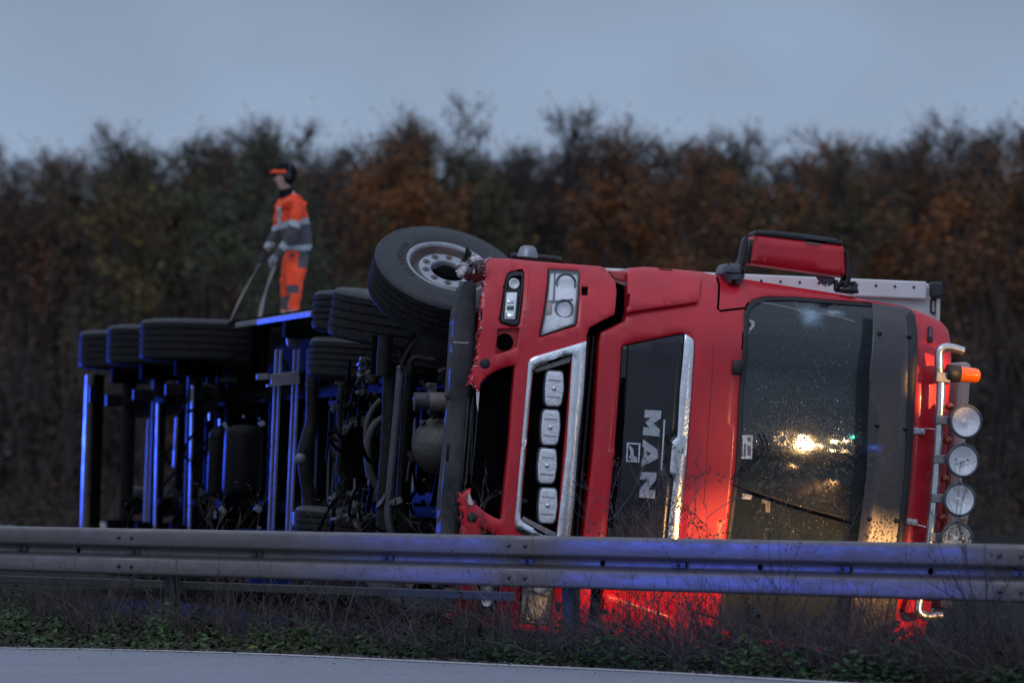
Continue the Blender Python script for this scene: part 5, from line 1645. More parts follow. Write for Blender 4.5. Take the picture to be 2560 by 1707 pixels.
# cap with orange peak and ear defenders, hair, face details
hc = E3(610, 205) - OW
b = MB()
vs_ = []; fs_ = []
NS, NR = 24, 9
for j in range(NR):
    ph = R(88 - j * 12.0)
    for i in range(NS):
        th = i * math.tau / NS
        sx = 0.122; sy = 0.092; sz = 0.112
        vs_.append(hc + Vector((math.cos(th) * math.cos(ph) * sx + 0.010, math.sin(th) * math.cos(ph) * sy, math.sin(ph) * sz + .012)))
for j in range(NR - 1):
    for i in range(NS): fs_.append((j * NS + i, j * NS + (i + 1) % NS, (j + 1) * NS + (i + 1) % NS, (j + 1) * NS + i))
b.add(vs_, fs_, True); b.build("cap", navy, worker)
b = MB()  # peak and orange front band
pk = []
for i in range(9):
    a = R(-64 + i * 16)
    inner = hc + Vector((-math.cos(a) * 0.112 + 0.010, math.sin(a) * 0.085, 0.018 + 0.030 * math.cos(a)))
    outer = hc + Vector((-math.cos(a) * 0.170 + 0.012, math.sin(a) * 0.075, 0.018 + 0.002))
    pk += [inner, outer]
b.add(pk + [p + Vector((0, 0, .008)) for p in pk], [(2 * i, 2 * i + 1, 2 * i + 3, 2 * i + 2) for i in range(8)] + [(18 + 2 * i, 18 + 2 * i + 2, 18 + 2 * i + 3, 18 + 2 * i + 1) for i in range(8)] + [(2 * i + 1, 19 + 2 * i, 21 + 2 * i, 2 * i + 3) for i in range(8)], True)
band = []
for i in range(13):
    a = R(-96 + i * 16)
    for (zz, k_) in ((0.012, 1.06), (0.030, 1.05), (0.048, 1.0)):
        band.append(hc + Vector((-math.cos(a) * 0.122 * k_ + .010, math.sin(a) * .094 * k_, zz)))
b.add(band, [(3 * i + j, 3 * i + 3 + j, 3 * i + 4 + j, 3 * i + 1 + j) for i in range(12) for j in range(2)], True)
b.build("cap_peak", orange, worker)
for s_ in (-1, 1):
    b = MB(); b.lathe([(0.0, .045), (.030, .042), (.042, .025), (.044, 0.0)], c=hc + Vector((.035, s_ * .078, -.018)), axis=(0, s_, 0), n=18); b.build("ear_defender", M['black'], worker)
b = MB(); b.tube([hc + Vector((.06 + .05 * 0, math.cos(R(t)) * .102, math.sin(R(t)) * .125 + 0.0)) for t in range(0, 181, 15)], .011, 6); b.build("headband", M['black'], worker)
b = MB(); 
for j in range(5):
    for i in range(7):
        pass
vs_ = []; fs_ = []
for j in range(6):
    for i in range(13):
        th = R(-90 + i * 15); ph = R(20 - j * 16)
        vs_.append(hc + Vector((math.cos(th) * math.cos(ph) * .112 + .008, math.sin(th) * math.cos(ph) * .088, math.sin(ph) * .12)))
for j in range(5):
    for i in range(12): fs_.append((j * 13 + i, j * 13 + i + 1, (j + 1) * 13 + i + 1, (j + 1) * 13 + i))
b.add(vs_, fs_, True); b.build("hair", navy, worker)
b = MB()
nose = hc + Vector((-.100, 0, -.045)); b.add([nose + Vector((-.022, 0, -.012)), nose + Vector((.012, -.014, -.02)), nose + Vector((.012, .014, -.02)), nose + Vector((.004, 0, .03))], [(0, 1, 3), (0, 3, 2), (0, 2, 1)], True); b.build("nose", skinm, worker)
for s_ in (-1, 1):
    b = MB(); b.lathe([(0, .006), (.008, .003), (.010, -.002)], c=hc + Vector((-.080, s_ * .035, -.022)), axis=(-1, s_ * .45, 0), n=10); b.build("eye", M['black'], worker)
    b = MB(); b.lathe([(0, .006), (.014, .004), (.018, -.004)], c=hc + Vector((.0, s_ * .088, -.035)), axis=(0, s_, 0), n=10); b.build("ear", skinm, worker)
b = MB(); b.box(hc + Vector((-.088, 0, -.095)), (.012, .04, .006), bev=.002); b.build("mouth", mat("lips", (.3, .14, .12), .6), worker)
b = MB(); cc = E3(628, 372) - OW
b.lathe([(.085, -.03), (.080, .0), (.068, .035), (.072, .045)], c=cc, axis=(-.25, 0, 1), n=20); b.build("collar", navy, worker)
b = MB(); b.box(E3(680, 922, near * .95) - OW, (.045, .03, .035), bev=.006); b.build("belt_radio", M['black'], worker)
# straps
strapm = mat("webbing_strap", (0.15, 0.13, 0.12), 0.8, var=.15, vscale=30)


def strap(name, p0, p1, w_, label):
    b = MB(); p0 = Vector(p0); p1 = Vector(p1); L_ = (p1 - p0).length; v_ = []
    d = (p1 - p0).normalized(); sd = d.cross(Vector((0, 1, 0))).normalized()
    for i in range(13):
        t = i / 12; tw = 0.35 + 0.65 * abs(math.cos(t * 4.0 + (0 if w_ > .03 else 1))); sag = -.03 * math.sin(t * math.pi)
        c = p0.lerp(p1, t) + Vector((sag, 0, sag))
        for e in (-.003, .003): v_ += [c + sd * w_ * tw / 2 + Vector((0, e, 0)), c - sd * w_ * tw / 2 + Vector((0, e, 0))]
    fs_ = []
    for i in range(12):
        o = 4 * i; fs_ += [(o, o + 1, o + 5, o + 4), (o + 2, o + 6, o + 7, o + 3), (o, o + 4, o + 6, o + 2), (o + 1, o + 3, o + 7, o + 5)]
    b.add(v_, fs_, True); o = b.build(name, strapm)
    tag(o, label, "strap")
    return o


h1 = E3(395, 985, .1); h2 = E3(530, 1000, -.1)
strap("strap", h1, at_depth(*zp('E', 120, 1520), 36.4), .024, "narrow strap from the worker's front hand to the trailer edge, left one of two")
strap("strap", h2, at_depth(*zp('E', 380, 1530), 36.6), .045, "wider twisted strap hanging from the worker's rear hand to the trailer edge")

# ================================================================== WOODLAND
def leaf_mat(name, stops, rough=0.8):
    m = bpy.data.materials.new(name); m.use_nodes = True
    n = m.node_tree.nodes; l = m.node_tree.links; b = n['Principled BSDF']
    g_ = n.new("ShaderNodeNewGeometry"); r_ = n.new("ShaderNodeValToRGB")
    oi = n.new("ShaderNodeObjectInfo")
    nz_ = n.new("ShaderNodeTexNoise"); nz_.inputs['Scale'].default_value = 0.38; nz_.inputs['Detail'].default_value = 2
    l.new(g_.outputs['Position'], nz_.inputs['Vector'])
    mx_ = n.new("ShaderNodeMath"); mx_.operation = 'MULTIPLY_ADD'; mx_.inputs[1].default_value = 0.28
    l.new(g_.outputs['Random Per Island'], mx_.inputs[0])
    sc_ = n.new("ShaderNodeMapRange"); sc_.inputs[1].default_value = .32; sc_.inputs[2].default_value = .68; sc_.inputs[3].default_value = 0; sc_.inputs[4].default_value = .64
    l.new(nz_.outputs[0], sc_.inputs[0]); l.new(sc_.outputs[0], mx_.inputs[2])
    l.new(mx_.outputs[0], r_.inputs[0])
    cr = r_.color_ramp
    cr.elements[0].position = stops[0][0]; cr.elements[0].color = (*stops[0][1], 1)
    cr.elements[1].position = stops[-1][0]; cr.elements[1].color = (*stops[-1][1], 1)
    for p_, c_ in stops[1:-1]: e_ = cr.elements.new(p_); e_.color = (*c_, 1)
    l.new(r_.outputs[0], b.inputs['Base Color']); b.inputs['Roughness'].default_value = rough
    b.inputs['Specular IOR Level'].default_value = 0.2
    return m


LM = {
    'orange': leaf_mat("rust_orange_leaves", [(0, (.10, .062, .045)), (.35, (.18, .090, .045)), (.6, (.28, .110, .040)), (1, (.42, .16, .045))]),
    'olive': leaf_mat("olive_leaves", [(0, (.070, .068, .040)), (.5, (.115, .10, .045)), (1, (.25, .17, .045))]),
    'brown': leaf_mat("brown_leaves", [(0, (.085, .062, .055)), (.5, (.125, .075, .055)), (1, (.26, .11, .050))]),
    'green': leaf_mat("grey_green_leaves", [(0, (.060, .070, .048)), (1, (.14, .16, .085))]),
    'dark': leaf_mat("dark_wood_leaves", [(0, (.022, .019, .018)), (.5, (.050, .038, .030)), (1, (.13, .065, .035))]),
}
barkm = mat("grey_brown_bark", (.058, .047, .045), .9, bump=.5, bscale=6, var=.3, vscale=2)


def tree_mesh(seed, H_, spread, nleaf, leafsize, base=0.12, dens=1.0, up=0.75):
    """trunk, limbs and twigs (mesh one), loose leaves round the twig ends (mesh two)"""
    rnd = random.Random(seed); W = MB(); tips = []
    Lf = []
    twv = []; twf = []

    def twig(p, d, L, w):
        q = p + d * L
        s = d.cross(Vector((rnd.uniform(-1, 1), rnd.uniform(-1, 1), rnd.uniform(-.3, .3)))).normalized() * w
        o = len(twv); twv.extend([p - s, p + s, q]); twf.append((o, o + 1, o + 2))
        return q

    def branch(p, d, L, r, lev):
        n = 4 if lev < 2 else 3
        pts = [p]; cur = p; dd = d.copy()
        for i in range(n):
            dd = (dd + Vector((rnd.gauss(0, .16), rnd.gauss(0, .16), rnd.gauss(.10, .10)))).normalized()
            cur = cur + dd * L / n; pts.append(cur)
        rs = [max(.006, r * (1 - .8 * i / n)) for i in range(n + 1)]
        W.tube(pts, rs, 5 if lev < 2 else 3, caps=False)
        if lev >= 2:
            for i in range(int(7 * dens)):
                t = rnd.uniform(.15, 1); k = min(n - 1, int(t * n)); q = pts[k].lerp(pts[k + 1], t * n - k)
                e = (dd + Vector((rnd.gauss(0, .6), rnd.gauss(0, .6), rnd.gauss(.25, .4)))).normalized()
                L2 = rnd.uniform(.25, .75)
                tip = twig(q, e, L2, .013)
                tips.append((q.lerp(tip, .6), L2))
                for _ in range(2):
                    e2 = (e + Vector((rnd.gauss(0, .5), rnd.gauss(0, .5), rnd.gauss(.2, .4)))).normalized()
                    t2 = twig(q.lerp(tip, rnd.uniform(.2, .8)), e2, rnd.uniform(.15, .4), .010); tips.append((t2, .2))
            return
        nb = int((7 if lev == 0 else 4) * dens) + 1
        for i in range(nb):
            t = rnd.uniform(.25, 1) if lev else rnd.uniform(base, 1)
            k = min(n - 1, int(t * n)); q = pts[k].lerp(pts[k + 1], t * n - k)
            a = rnd.uniform(0, math.tau)
            e = (dd * up + Vector((math.cos(a), math.sin(a), rnd.uniform(-.1, .5))) * (1 - up * .35)).normalized()
            branch(q, e, L * rnd.uniform(.38, .62) * (1.1 - .45 * t if lev == 0 else 1), max(.012, r * (1 - .75 * t) * .5), lev + 1)

    # trunk
    pts = [Vector((0, 0, -.1))]; cur = Vector((0, 0, -.1)); dd = Vector((rnd.gauss(0, .05), rnd.gauss(0, .05), 1)).normalized()
    n = 9
    for i in range(n):
        dd = (dd + Vector((rnd.gauss(0, .06), rnd.gauss(0, .06), .1))).normalized(); cur = cur + dd * H_ * .88 / n; pts.append(cur)
    R0 = H_ * .014
    W.tube(pts, [R0 * (1.15 - .95 * i / n) for i in range(n + 1)], 8, caps=False)
    nb = int(26 * dens)
    for i in range(nb):
        t = base + (1 - base) * (i + rnd.random()) / nb
        k = min(n - 1, int(t * n)); q = pts[k].lerp(pts[k + 1], t * n - k)
        a = rnd.uniform(0, math.tau); tilt = up * (.5 + .6 * t)
        e = Vector((math.cos(a), math.sin(a), tilt + rnd.uniform(-.2, .4))).normalized()
        L = spread * (1.0 - .62 * max(0, t - .45) / .55) * rnd.uniform(.6, 1.1) * (.65 + .35 * min(1, t / .4))
        branch(q, e, L, R0 * .45 * (1.1 - t), 1)
    W.add(twv, twf, False)
    lv = []; lf = []
    for i in range(nleaf):
        c, sp = rnd.choice(tips)
        if rnd.random() < sst(.76, 1.04, c.z / H_) * .88: continue
        c = c + Vector((rnd.gauss(0, .11), rnd.gauss(0, .11), rnd.gauss(0, .10)))
        a = Vector((rnd.gauss(0, 1), rnd.gauss(0, 1), rnd.gauss(0, 1))).normalized(); bb = a.cross(Vector((rnd.gauss(0, 1), rnd.gauss(0, 1), rnd.gauss(0, 1)))).normalized()
        s = leafsize * rnd.uniform(.5, 1.2) * (1.05 - .5 * sst(.6, 1, c.z / H_)); o = len(lv)
        lv += [c - a * s, c + bb * s * .55, c + a * s, c - bb * s * .55]; lf.append((o, o + 1, o + 2, o + 3))
    return W, (lv, lf)


def quick_mesh(name, v, f, m):
    me = bpy.data.meshes.new(name); me.from_pydata([tuple(p) for p in v], [], f); me.materials.append(m); me.update(); return me


protos = []; TOPZ = []
for i, (sd, Hh, sp, nl, ls, ba, de, up_) in enumerate(((1, 10.0, 2.6, 7500, .085, .16, 1.0, .75), (2, 10.0, 2.3, 5200, .080, .14, 1.0, .9), (3, 10.0, 2.9, 9000, .085, .12, 1.1, .65), (4, 10.0, 2.4, 2600, .070, .2, 1.15, 1.0), (5, 10.0, 2.7, 6800, .080, .1, 1.05, .7))):
    W, (lv, lf) = tree_mesh(sd, Hh, sp, nl, ls, ba, de, up_)
    wm = bpy.data.meshes.new("tree_wood"); wm.from_pydata(W.v, [], W.f); wm.materials.append(barkm); wm.update()
    lm = quick_mesh("tree_leaves", lv, lf, LM['brown'])
    protos.append((wm, lm)); TOPZ.append(sorted(v.co.z for v in wm.vertices)[int(len(wm.vertices) * .996)])
leafmesh = {}


def leaves_for(i, c):
    if (i, c) not in leafmesh:
        me = protos[i][1].copy(); me.materials.clear(); me.materials.append(LM[c]); leafmesh[(i, c)] = me
    return leafmesh[(i, c)]


# (column in the 2352-wide view, row of the top, depth, prototype, colour, label)
TREES = [
    (-70, 330, 104, 3, 'brown', "dark brown tree cut by the left edge of the picture"),
    (90, 342, 101, 1, 'brown', "low dark tree at the far left of the wood"),
    (235, 300, 103, 2, 'brown', "dark brown tree standing above the rearmost trailer tyre"),
    (395, 300, 98, 4, 'olive', "dark olive tree above the trailer tyres, left of the worker"),
    (545, 262, 106, 3, 'orange', "bare-topped russet tree rising just left of the worker's head"),
    (640, 300, 97, 0, 'green', "grey-green tree directly behind the worker"),
    (790, 262, 105, 1, 'orange', "russet tree with thin bare tips right of the worker"),
    (760, 440, 92, 4, 'green', "low grey-green bushy tree at the worker's back"),
    (900, 292, 100, 0, 'orange', "orange-brown tree above the raised front wheel"),
    (1035, 238, 103, 2, 'olive', "tallest olive green tree standing right of the front wheel"),
    (1165, 325, 104, 3, 'brown', "dim grey tree in the dip of the tree line above the headlamp"),
    (1295, 250, 106, 3, 'brown', "thin bare tree poking above the wood over the black grille"),
    (1440, 285, 101, 0, 'orange', "rust red tree left of the wing mirror"),
    (1560, 300, 98, 2, 'orange', "bright orange leafed tree left of the wing mirror, next to the rust red one"),
    (1700, 280, 104, 1, 'olive', "sparse pale-twigged tree above the wing mirror"),
    (1830, 345, 99, 4, 'olive', "olive and orange tree behind the mirror in the second dip of the tree line"),
    (1960, 300, 103, 0, 'orange', "orange tree above the trailer's front corner"),
    (2055, 285, 107, 3, 'brown', "grey bare-twigged tree above the sun visor"),
    (2180, 275, 101, 2, 'orange', "dark rust tree above the roof light bar"),
    (2320, 252, 103, 1, 'orange', "tall dark rust tree near the right edge"),
    (2440, 270, 105, 0, 'brown', "dark tree cut by the right edge of the picture"),
]
random.seed(77)
for (x, ytop, Y, pi_, colr, lab) in TREES:
    p = at_depth(*zp('V', x * 1.0, 900), Y)
    top = at_depth(*zp('V', x * 1.0, ytop), Y).z
    gz = terrain(p.x, Y)
    h = (top - gz) / TOPZ[pi_]
    t = empty("tree"); t.location = (p.x, Y, gz); t.rotation_euler = (0, 0, random.uniform(0, 6.28)); t.scale = (h * random.uniform(.95, 1.12), h * random.uniform(.95, 1.12), h)
    tag(t, lab, "tree", "trees at the edge of the wood")
    a = bpy.data.objects.new("trunk", protos[pi_][0]); COL.objects.link(a); a.parent = t
    c = bpy.data.objects.new("crown", leaves_for(pi_, colr)); COL.objects.link(c); c.parent = t


# the depth of the wood behind and between them, one mass
def wood_mass():
    rnd = random.Random(123); V_ = []; F_ = []; MI = []
    base_me = []
    for (wm, lm) in protos:
        wv = np.array([v.co[:] for v in wm.vertices]); wf = [tuple(p.vertices) for p in wm.polygons]
        lv = np.array([v.co[:] for v in lm.vertices]); lf = [tuple(p.vertices) for p in lm.polygons]
        base_me.append((wv, wf, lv, lf))
    me_objs = []
    return base_me


rnd = random.Random(44)
mass_root = empty("woodland"); mass_root['kind'] = 'stuff'
mass_root['label'] = "deeper rows of dark leafless trees filling the wood"
topline = [(-100, 340), (150, 350), (200, 320), (450, 315), (550, 300), (700, 340), (800, 300), (950, 300), (1090, 310), (1140, 350), (1230, 345), (1300, 310), (1480, 305), (1600, 320), (1720, 310), (1850, 360), (1950, 335), (2100, 315), (2250, 290), (2352, 275), (2500, 280)]


def top_at(x):
    for (a, b_), (c, d) in zip(topline, topline[1:]):
        if a <= x <= c: return b_ + (d - b_) * (x - a) / (c - a)
    return 330


for row, (Y, n_, dy) in enumerate(((112, 15, 18), (121, 15, 8), (132, 16, 14), (146, 15, 24))):
    for i in range(n_):
        x = -120 + (2352 + 240) * (i + rnd.uniform(.2, .8)) / n_
        if row == 0 and 2150 < x < 2400 and rnd.random() < .3: continue
        YY = Y + rnd.uniform(-3.5, 3.5)
        p = at_depth(*zp('V', x, 900), YY); top = at_depth(*zp('V', x, top_at(x) + dy + rnd.uniform(-14, 34)), YY).z
        pi_ = rnd.randrange(5); h = top / TOPZ[pi_]
        for me in (protos[pi_][0], leaves_for(pi_, 'dark' if row else rnd.choice(['brown', 'dark', 'olive']))):
            o = bpy.data.objects.new("wood_mass", me); COL.objects.link(o); o.parent = mass_root
            o.location = (p.x, YY, terrain(p.x, YY)); o.rotation_euler = (0, 0, rnd.uniform(0, 6.28) if me is protos[pi_][0] else 0); o.scale = (h * 1.15, h * 1.15, h)
# the wood goes on past both edges of the picture
for i in range(70):
    side = -1 if i % 2 else 1
    YY = rnd.uniform(100, 135); X = side * rnd.uniform(17, 60)
    if abs(X) < YY * .142 + 2: continue
    pi_ = rnd.randrange(5); h = rnd.uniform(9.5, 12) / TOPZ[pi_]
    for me in (protos[pi_][0], leaves_for(pi_, rnd.choice(['brown', 'dark', 'olive', 'orange']))):
        o = bpy.data.objects.new("wood_mass", me); COL.objects.link(o); o.parent = mass_root
        o.location = (X, YY, terrain(X, YY)); o.scale = (h * 1.15, h * 1.15, h)
# understorey: dense low thicket in front of and inside the wood edge
v_ = []; f_ = []
for i in range(84000):
    Y = rnd.uniform(93, 128) if i < 60000 else rnd.uniform(62, 93); x = rnd.uniform(-150, 2500)
    p = at_depth(*zp('V', x, 900), Y)
    z = (abs(rnd.gauss(0, 2.1)) + rnd.uniform(0, .8)) if i < 60000 else abs(rnd.gauss(0, .45))
    if z > 6.5: continue
    if 2120 < x and z > 2.0 and rnd.random() < .55: continue
    c = Vector((p.x, Y, z)); s = rnd.uniform(.05, .16) if i < 60000 else rnd.uniform(.02, .06)
    a = Vector((rnd.gauss(0, 1), rnd.gauss(0, 1), rnd.gauss(0, 1))).normalized(); bb = a.cross(Vector((rnd.gauss(0, 1), rnd.gauss(0, 1), rnd.gauss(0, 1)))).normalized()
    o = len(v_)
    v_ += [c - a * s, c + bb * s * .6, c + a * s, c - bb * s * .6]; f_.append((o, o + 1, o + 2, o + 3))
th = bpy.data.objects.new("thicket", quick_mesh("thicket", v_, f_, LM['dark'])); COL.objects.link(th); th['kind'] = 'stuff'
for dx in (-33, 33):
    t2 = th.copy(); COL.objects.link(t2); t2.location = (dx, 0, 0)
v_ = []; f_ = []
for i in range(5200):
    Y = rnd.uniform(92, 125); x = rnd.uniform(-150, 2500); p = at_depth(*zp('V', x, 900), Y)
    d = Vector((rnd.gauss(0, .22), rnd.gauss(0, .22), 1)).normalized(); L = rnd.uniform(1.5, 5.5); w_ = rnd.uniform(.008, .03)
    q0 = Vector((p.x, Y, rnd.choice((0, 0, 2.5)) + rnd.uniform(-.1, .5))); s = Vector((w_, 0, 0)); o = len(v_)
    m_ = q0 + d * L * .5 + Vector((rnd.gauss(0, .1), 0, 0)); q1 = q0 + d * L
    v_ += [q0 - s, q0 + s, m_ + s * .7, m_ - s * .7, q1]; f_ += [(o, o + 1, o + 2, o + 3), (o + 3, o + 2, o + 4)]
th = bpy.data.objects.new("saplings", quick_mesh("saplings", v_, f_, barkm)); COL.objects.link(th); th['kind'] = 'stuff'

# ================================================================== ROADSIDE GROWTH
def along(px, n_off):
    """ground point at this photo column, n_off metres beyond the rail (minus = road side)"""
    d = ray(px, 1400); base = RA - rn * n_off
    a, b_, c, e = rdir.x, -d.x, rdir.y, -d.y
    det = a * e - b_ * c; rx, ry = -base.x, -base.y
    s = (rx * e - b_ * ry) / det
    p = base + rdir * s
    return Vector((p.x, p.y, terrain(p.x, p.y)))


stemm = mat("dead_stem", (.115, .088, .082), .85, var=.3, vscale=8)
stemd = mat("dark_dead_stem", (.030, .024, .024), .85, var=.3, vscale=8)
seedm = mat("seed_head", (.045, .032, .025), .9)


def ribbon(V_, F_, pts, w, rnd):
    o = len(V_)
    for i, p in enumerate(pts):
        k = w * (1 - .75 * i / (len(pts) - 1))
        d = (pts[min(i + 1, len(pts) - 1)] - pts[max(i - 1, 0)]).normalized(); s = d.cross(Vector((0, 1, 0.0))); s = s.normalized() * k if s.length > 1e-3 else Vector((k, 0, 0))
        V_ += [p - s, p + s, p + Vector((0, -k * 1.2, 0))]
    for i in range(len(pts) - 1):
        a = o + 3 * i; F_ += [(a, a + 2, a + 5, a + 3), (a + 2, a + 1, a + 4, a + 5), (a + 1, a, a + 3, a + 4)]


def weed(rnd, H_, nst, lean=.2, branchy=3, w=.0042):
    V_ = []; F_ = []; SV = []; SF = []

    def grow(p, d, L, w_, lev):
        pts = [p]; cur = p; dd = d
        for i in range(5):
            dd = (dd + Vector((rnd.gauss(0, .12), rnd.gauss(0, .12), rnd.gauss(.02, .07)))).normalized(); cur = cur + dd * L / 5; pts.append(cur)
        ribbon(V_, F_, pts, w_, rnd)
        if lev < 2:
            for _ in range(branchy + (1 if lev else 0)):
                t = rnd.uniform(.25, .95); k = min(4, int(t * 5)); q = pts[k].lerp(pts[k + 1], t * 5 - k)
                e = (dd * .8 + Vector((rnd.gauss(0, .6), rnd.gauss(0, .6), rnd.uniform(0, .6)))).normalized()
                grow(q, e, L * rnd.uniform(.25, .5), w_ * .6, lev + 1)
        elif rnd.random() < .35:
            for _ in range(3):
                c = pts[-1] + Vector((rnd.gauss(0, .01), rnd.gauss(0, .01), rnd.gauss(0, .01))); s = .007; o = len(SV)
                SV.extend([c + Vector((s, 0, 0)), c + Vector((-s, s, 0)), c + Vector((-s, -s, 0)), c + Vector((0, 0, s * 1.6))]); SF.extend([(o, o + 1, o + 2), (o, o + 1, o + 3), (o + 1, o + 2, o + 3), (o, o + 2, o + 3)])
    for _ in range(nst):
        d = Vector((rnd.gauss(0, lean), rnd.gauss(0, lean), 1)).normalized()
        grow(Vector((rnd.gauss(0, .05), rnd.gauss(0, .05), -.02)), d, H_ * rnd.uniform(.6, 1.05), w, 0)
    return V_, F_, SV, SF


rnd = random.Random(2024)
wp_ = []
for i, (H_, nst, ln, br) in enumerate(((.95, 4, .18, 3), (1.15, 3, .12, 4), (.7, 6, .3, 3), (1.0, 9, .28, 4), (.85, 2, .35, 2))):
    V_, F_, SV, SF = weed(rnd, H_, nst, ln, br)
    wp_.append((quick_mesh("weed_stems", V_, F_, stemm), quick_mesh("weed_seeds", SV, SF, seedm), quick_mesh("weed_stems_dark", V_, F_, stemd)))
WEEDS = [  # column (2560), metres beyond rail, prototype, scale, dark, label
    (1560, .55, 3, 1.12, 0, "dense bare weed clump against the black grille panel, left part"),
    (1640, .60, 3, 1.20, 0, "dense bare weed clump in front of the chrome strip, behind the barrier"),
    (1720, .50, 1, 1.00, 0, "bare weed in front of the red panel beside the windscreen"),
    (1790, .50, 3, 1.05, 0, "bushy bare weed at the lower corner of the windscreen"),
    (1900, .45, 0, .95, 0, "thin bare weed in front of the wiper"),
    (2010, .50, 1, .95, 0, "thin bare weed before the middle of the windscreen"),
    (2120, .50, 2, 1.15, 0, "low spreading weed below the sun visor"),
    (1260, -.30, 1, .86, 0, "single reddish weed on the road side left of the barrier joint"),
    (1450, -.32, 4, .70, 1, "leaning dark stem right of the barrier post"),
    (2490, -.35, 1, 1.08, 1, "tall dark weed in front of the barrier near the right edge"),
    (2440, -.30, 2, .95, 1, "dark spreading weed left of the tall one at the right edge"),
    (1940, -.35, 1, .98, 1, "slender dark weed crossing the barrier below the windscreen"),
    (1830, -.30, 0, .80, 1, "dark weed crossing the barrier at the right half"),
    (1110, .50, 0, .95, 0, "bare weed in front of the dark valance"),
    (1190, .55, 1, .90, 0, "bare weed before the torn intake"),
    (1000, .55, 2, .90, 1, "dark weed below the raised wheel behind the barrier"),
    (850, .60, 1, .85, 1, "dark weed under the tractor's drive wheels"),
    (740, .60, 0, .92, 0, "bare weed before the landing leg"),
    (590, .55, 3, .88, 0, "bushy weed in front of the air tank"),
    (480, .60, 1, .88, 1, "dark weed before the first trailer axle"),
    (390, .50, 0, .85, 1, "dark weed before the second trailer axle"),
    (560, -.25, 2, .72, 0, "low spreading weed on the road side at the left third of the barrier"),
    (250, -.30, 0, .72, 0, "bare weed on the road side near the left joint"),
    (470, -.25, 4, .8, 0, "leaning stems crossing the barrier right of the left joint"),
    (1010, -.25, 2, .55, 0, "short weed on the road side below the wheel"),
    (1700, -.30, 0, .66, 1, "short dark weed under the barrier's middle bolt"),
    (2250, -.30, 0, .72, 1, "short dark weed left of the last barrier joint"),
    (100, -.20, 2, .6, 1, "low dark weed at the left edge of the verge"),
]
for (px, no, pi_, sc_, dk, lab) in WEEDS:
    t = empty("dead_weed"); t.location = along(px, no); t.rotation_euler = (0, 0, rnd.uniform(0, 6.28)); t.scale = (sc_,) * 3
    tag(t, lab, "weed", "dead weeds along the barrier")
    a = bpy.data.objects.new("stem", wp_[pi_][2 if dk else 0]); COL.objects.link(a); a.parent = t
    c = bpy.data.objects.new("seed_heads", wp_[pi_][1]); COL.objects.link(c); c.parent = t; c['kind'] = 'stuff'

# tangled dead stems (one mass), road side and behind
for (nm_, cnt_, mm_, lo_, hi_) in (("dead_stems", 3100, stemd, .2, .66), ("dry_stalks", 1700, stemm, .25, .75)):
    V_ = []; F_ = []
    for i in range(cnt_):
        px = rnd.uniform(-60, 2620) if rnd.random() < .6 else rnd.uniform(1250, 2620); no = rnd.uniform(-.46, .05) if rnd.random() < .6 else rnd.uniform(.15, .9)
        p = along(px, no); L = rnd.uniform(lo_, hi_); d = Vector((rnd.gauss(0, .6), rnd.gauss(0, .4), 1)).normalized()
        pts = [p]; cur = p
        for k in range(5):
            d = (d + Vector((rnd.gauss(0, .22), rnd.gauss(0, .2), rnd.gauss(-.05, .12)))).normalized(); cur = cur + d * L / 5; pts.append(cur)
        if any(q.z > .44 for q in pts) and (-.12 < no < .12 or rnd.random() < .6): continue
        ribbon(V_, F_, pts, rnd.uniform(.0012, .0030), rnd)
        for _ in range(2):
            k = rnd.randrange(1, 5); e = Vector((rnd.gauss(0, .7), rnd.gauss(0, .5), rnd.gauss(.5, .4))).normalized(); l2 = L * rnd.uniform(.1, .3)
            ribbon(V_, F_, [pts[k], pts[k] + e * l2 * .5, pts[k] + e * l2 + Vector((0, 0, .01))], .0011, rnd)
    o = bpy.data.objects.new(nm_, quick_mesh(nm_, V_, F_, mm_)); COL.objects.link(o); o['kind'] = 'stuff'
# green ground cover
def leaf_mass(name, n, zfun, offs, size, m, cover=None):
    V_ = []; F_ = []
    for i in range(n):
        px = rnd.uniform(-60, 2620); no = offs()
        if cover and not cover(px, no): continue
        p = along(px, no); p.z += zfun() * (.55 + .75 * (math.sin(px * .017 + 1) + math.sin(px * .051) * .7 + 1.2) / 2); s = size * rnd.uniform(.45, 1.6)
        a = Vector((rnd.gauss(0, 1), rnd.gauss(0, 1), rnd.gauss(0, .35))).normalized(); up_ = Vector((rnd.gauss(0, .4), rnd.gauss(-.35, .4), 1)).normalized(); bb = a.cross(up_).normalized()
        o = len(V_)
        V_ += [p - a * s, p - a * s * .3 + bb * s * .6, p + a * s * .4 + bb * s * .5 - up_ * s * .15, p + a * s - up_ * s * .3, p + a * s * .4 - bb * s * .5 - up_ * s * .15, p - a * s * .3 - bb * s * .6, p + up_ * s * .12]
        F_ += [(o, o + 1, o + 6), (o + 1, o + 2, o + 6), (o + 2, o + 3, o + 6), (o + 3, o + 4, o + 6), (o + 4, o + 5, o + 6), (o + 5, o, o + 6)]
    o = bpy.data.objects.new(name, quick_mesh(name, V_, F_, m)); COL.objects.link(o); o['kind'] = 'stuff'
    return o


gl1 = leaf_mat("green_ground_leaves", [(0, (.014, .034, .016)), (.5, (.032, .074, .026)), (.8, (.065, .12, .035)), (1, (.15, .15, .035))], .5)
gl2 = leaf_mat("dark_ground_leaves", [(0, (.014, .018, .010)), (.6, (.026, .030, .014)), (1, (.050, .040, .022))], .7)


def clump(px, no):
    return (math.sin(px * .021) + math.sin(px * .0473 + 1.3) + math.sin(px * .009 + 2) * .8 + math.sin(px * .11 + no * 9) * .6) > rnd.uniform(-1.3, 1.5)


def edge_off(px):
    """how far the growth reaches towards the road at this column"""
    g0 = at_ground(px, 1700); return g0


def off_green():
    return -rnd.triangular(-.25, .58, .42)


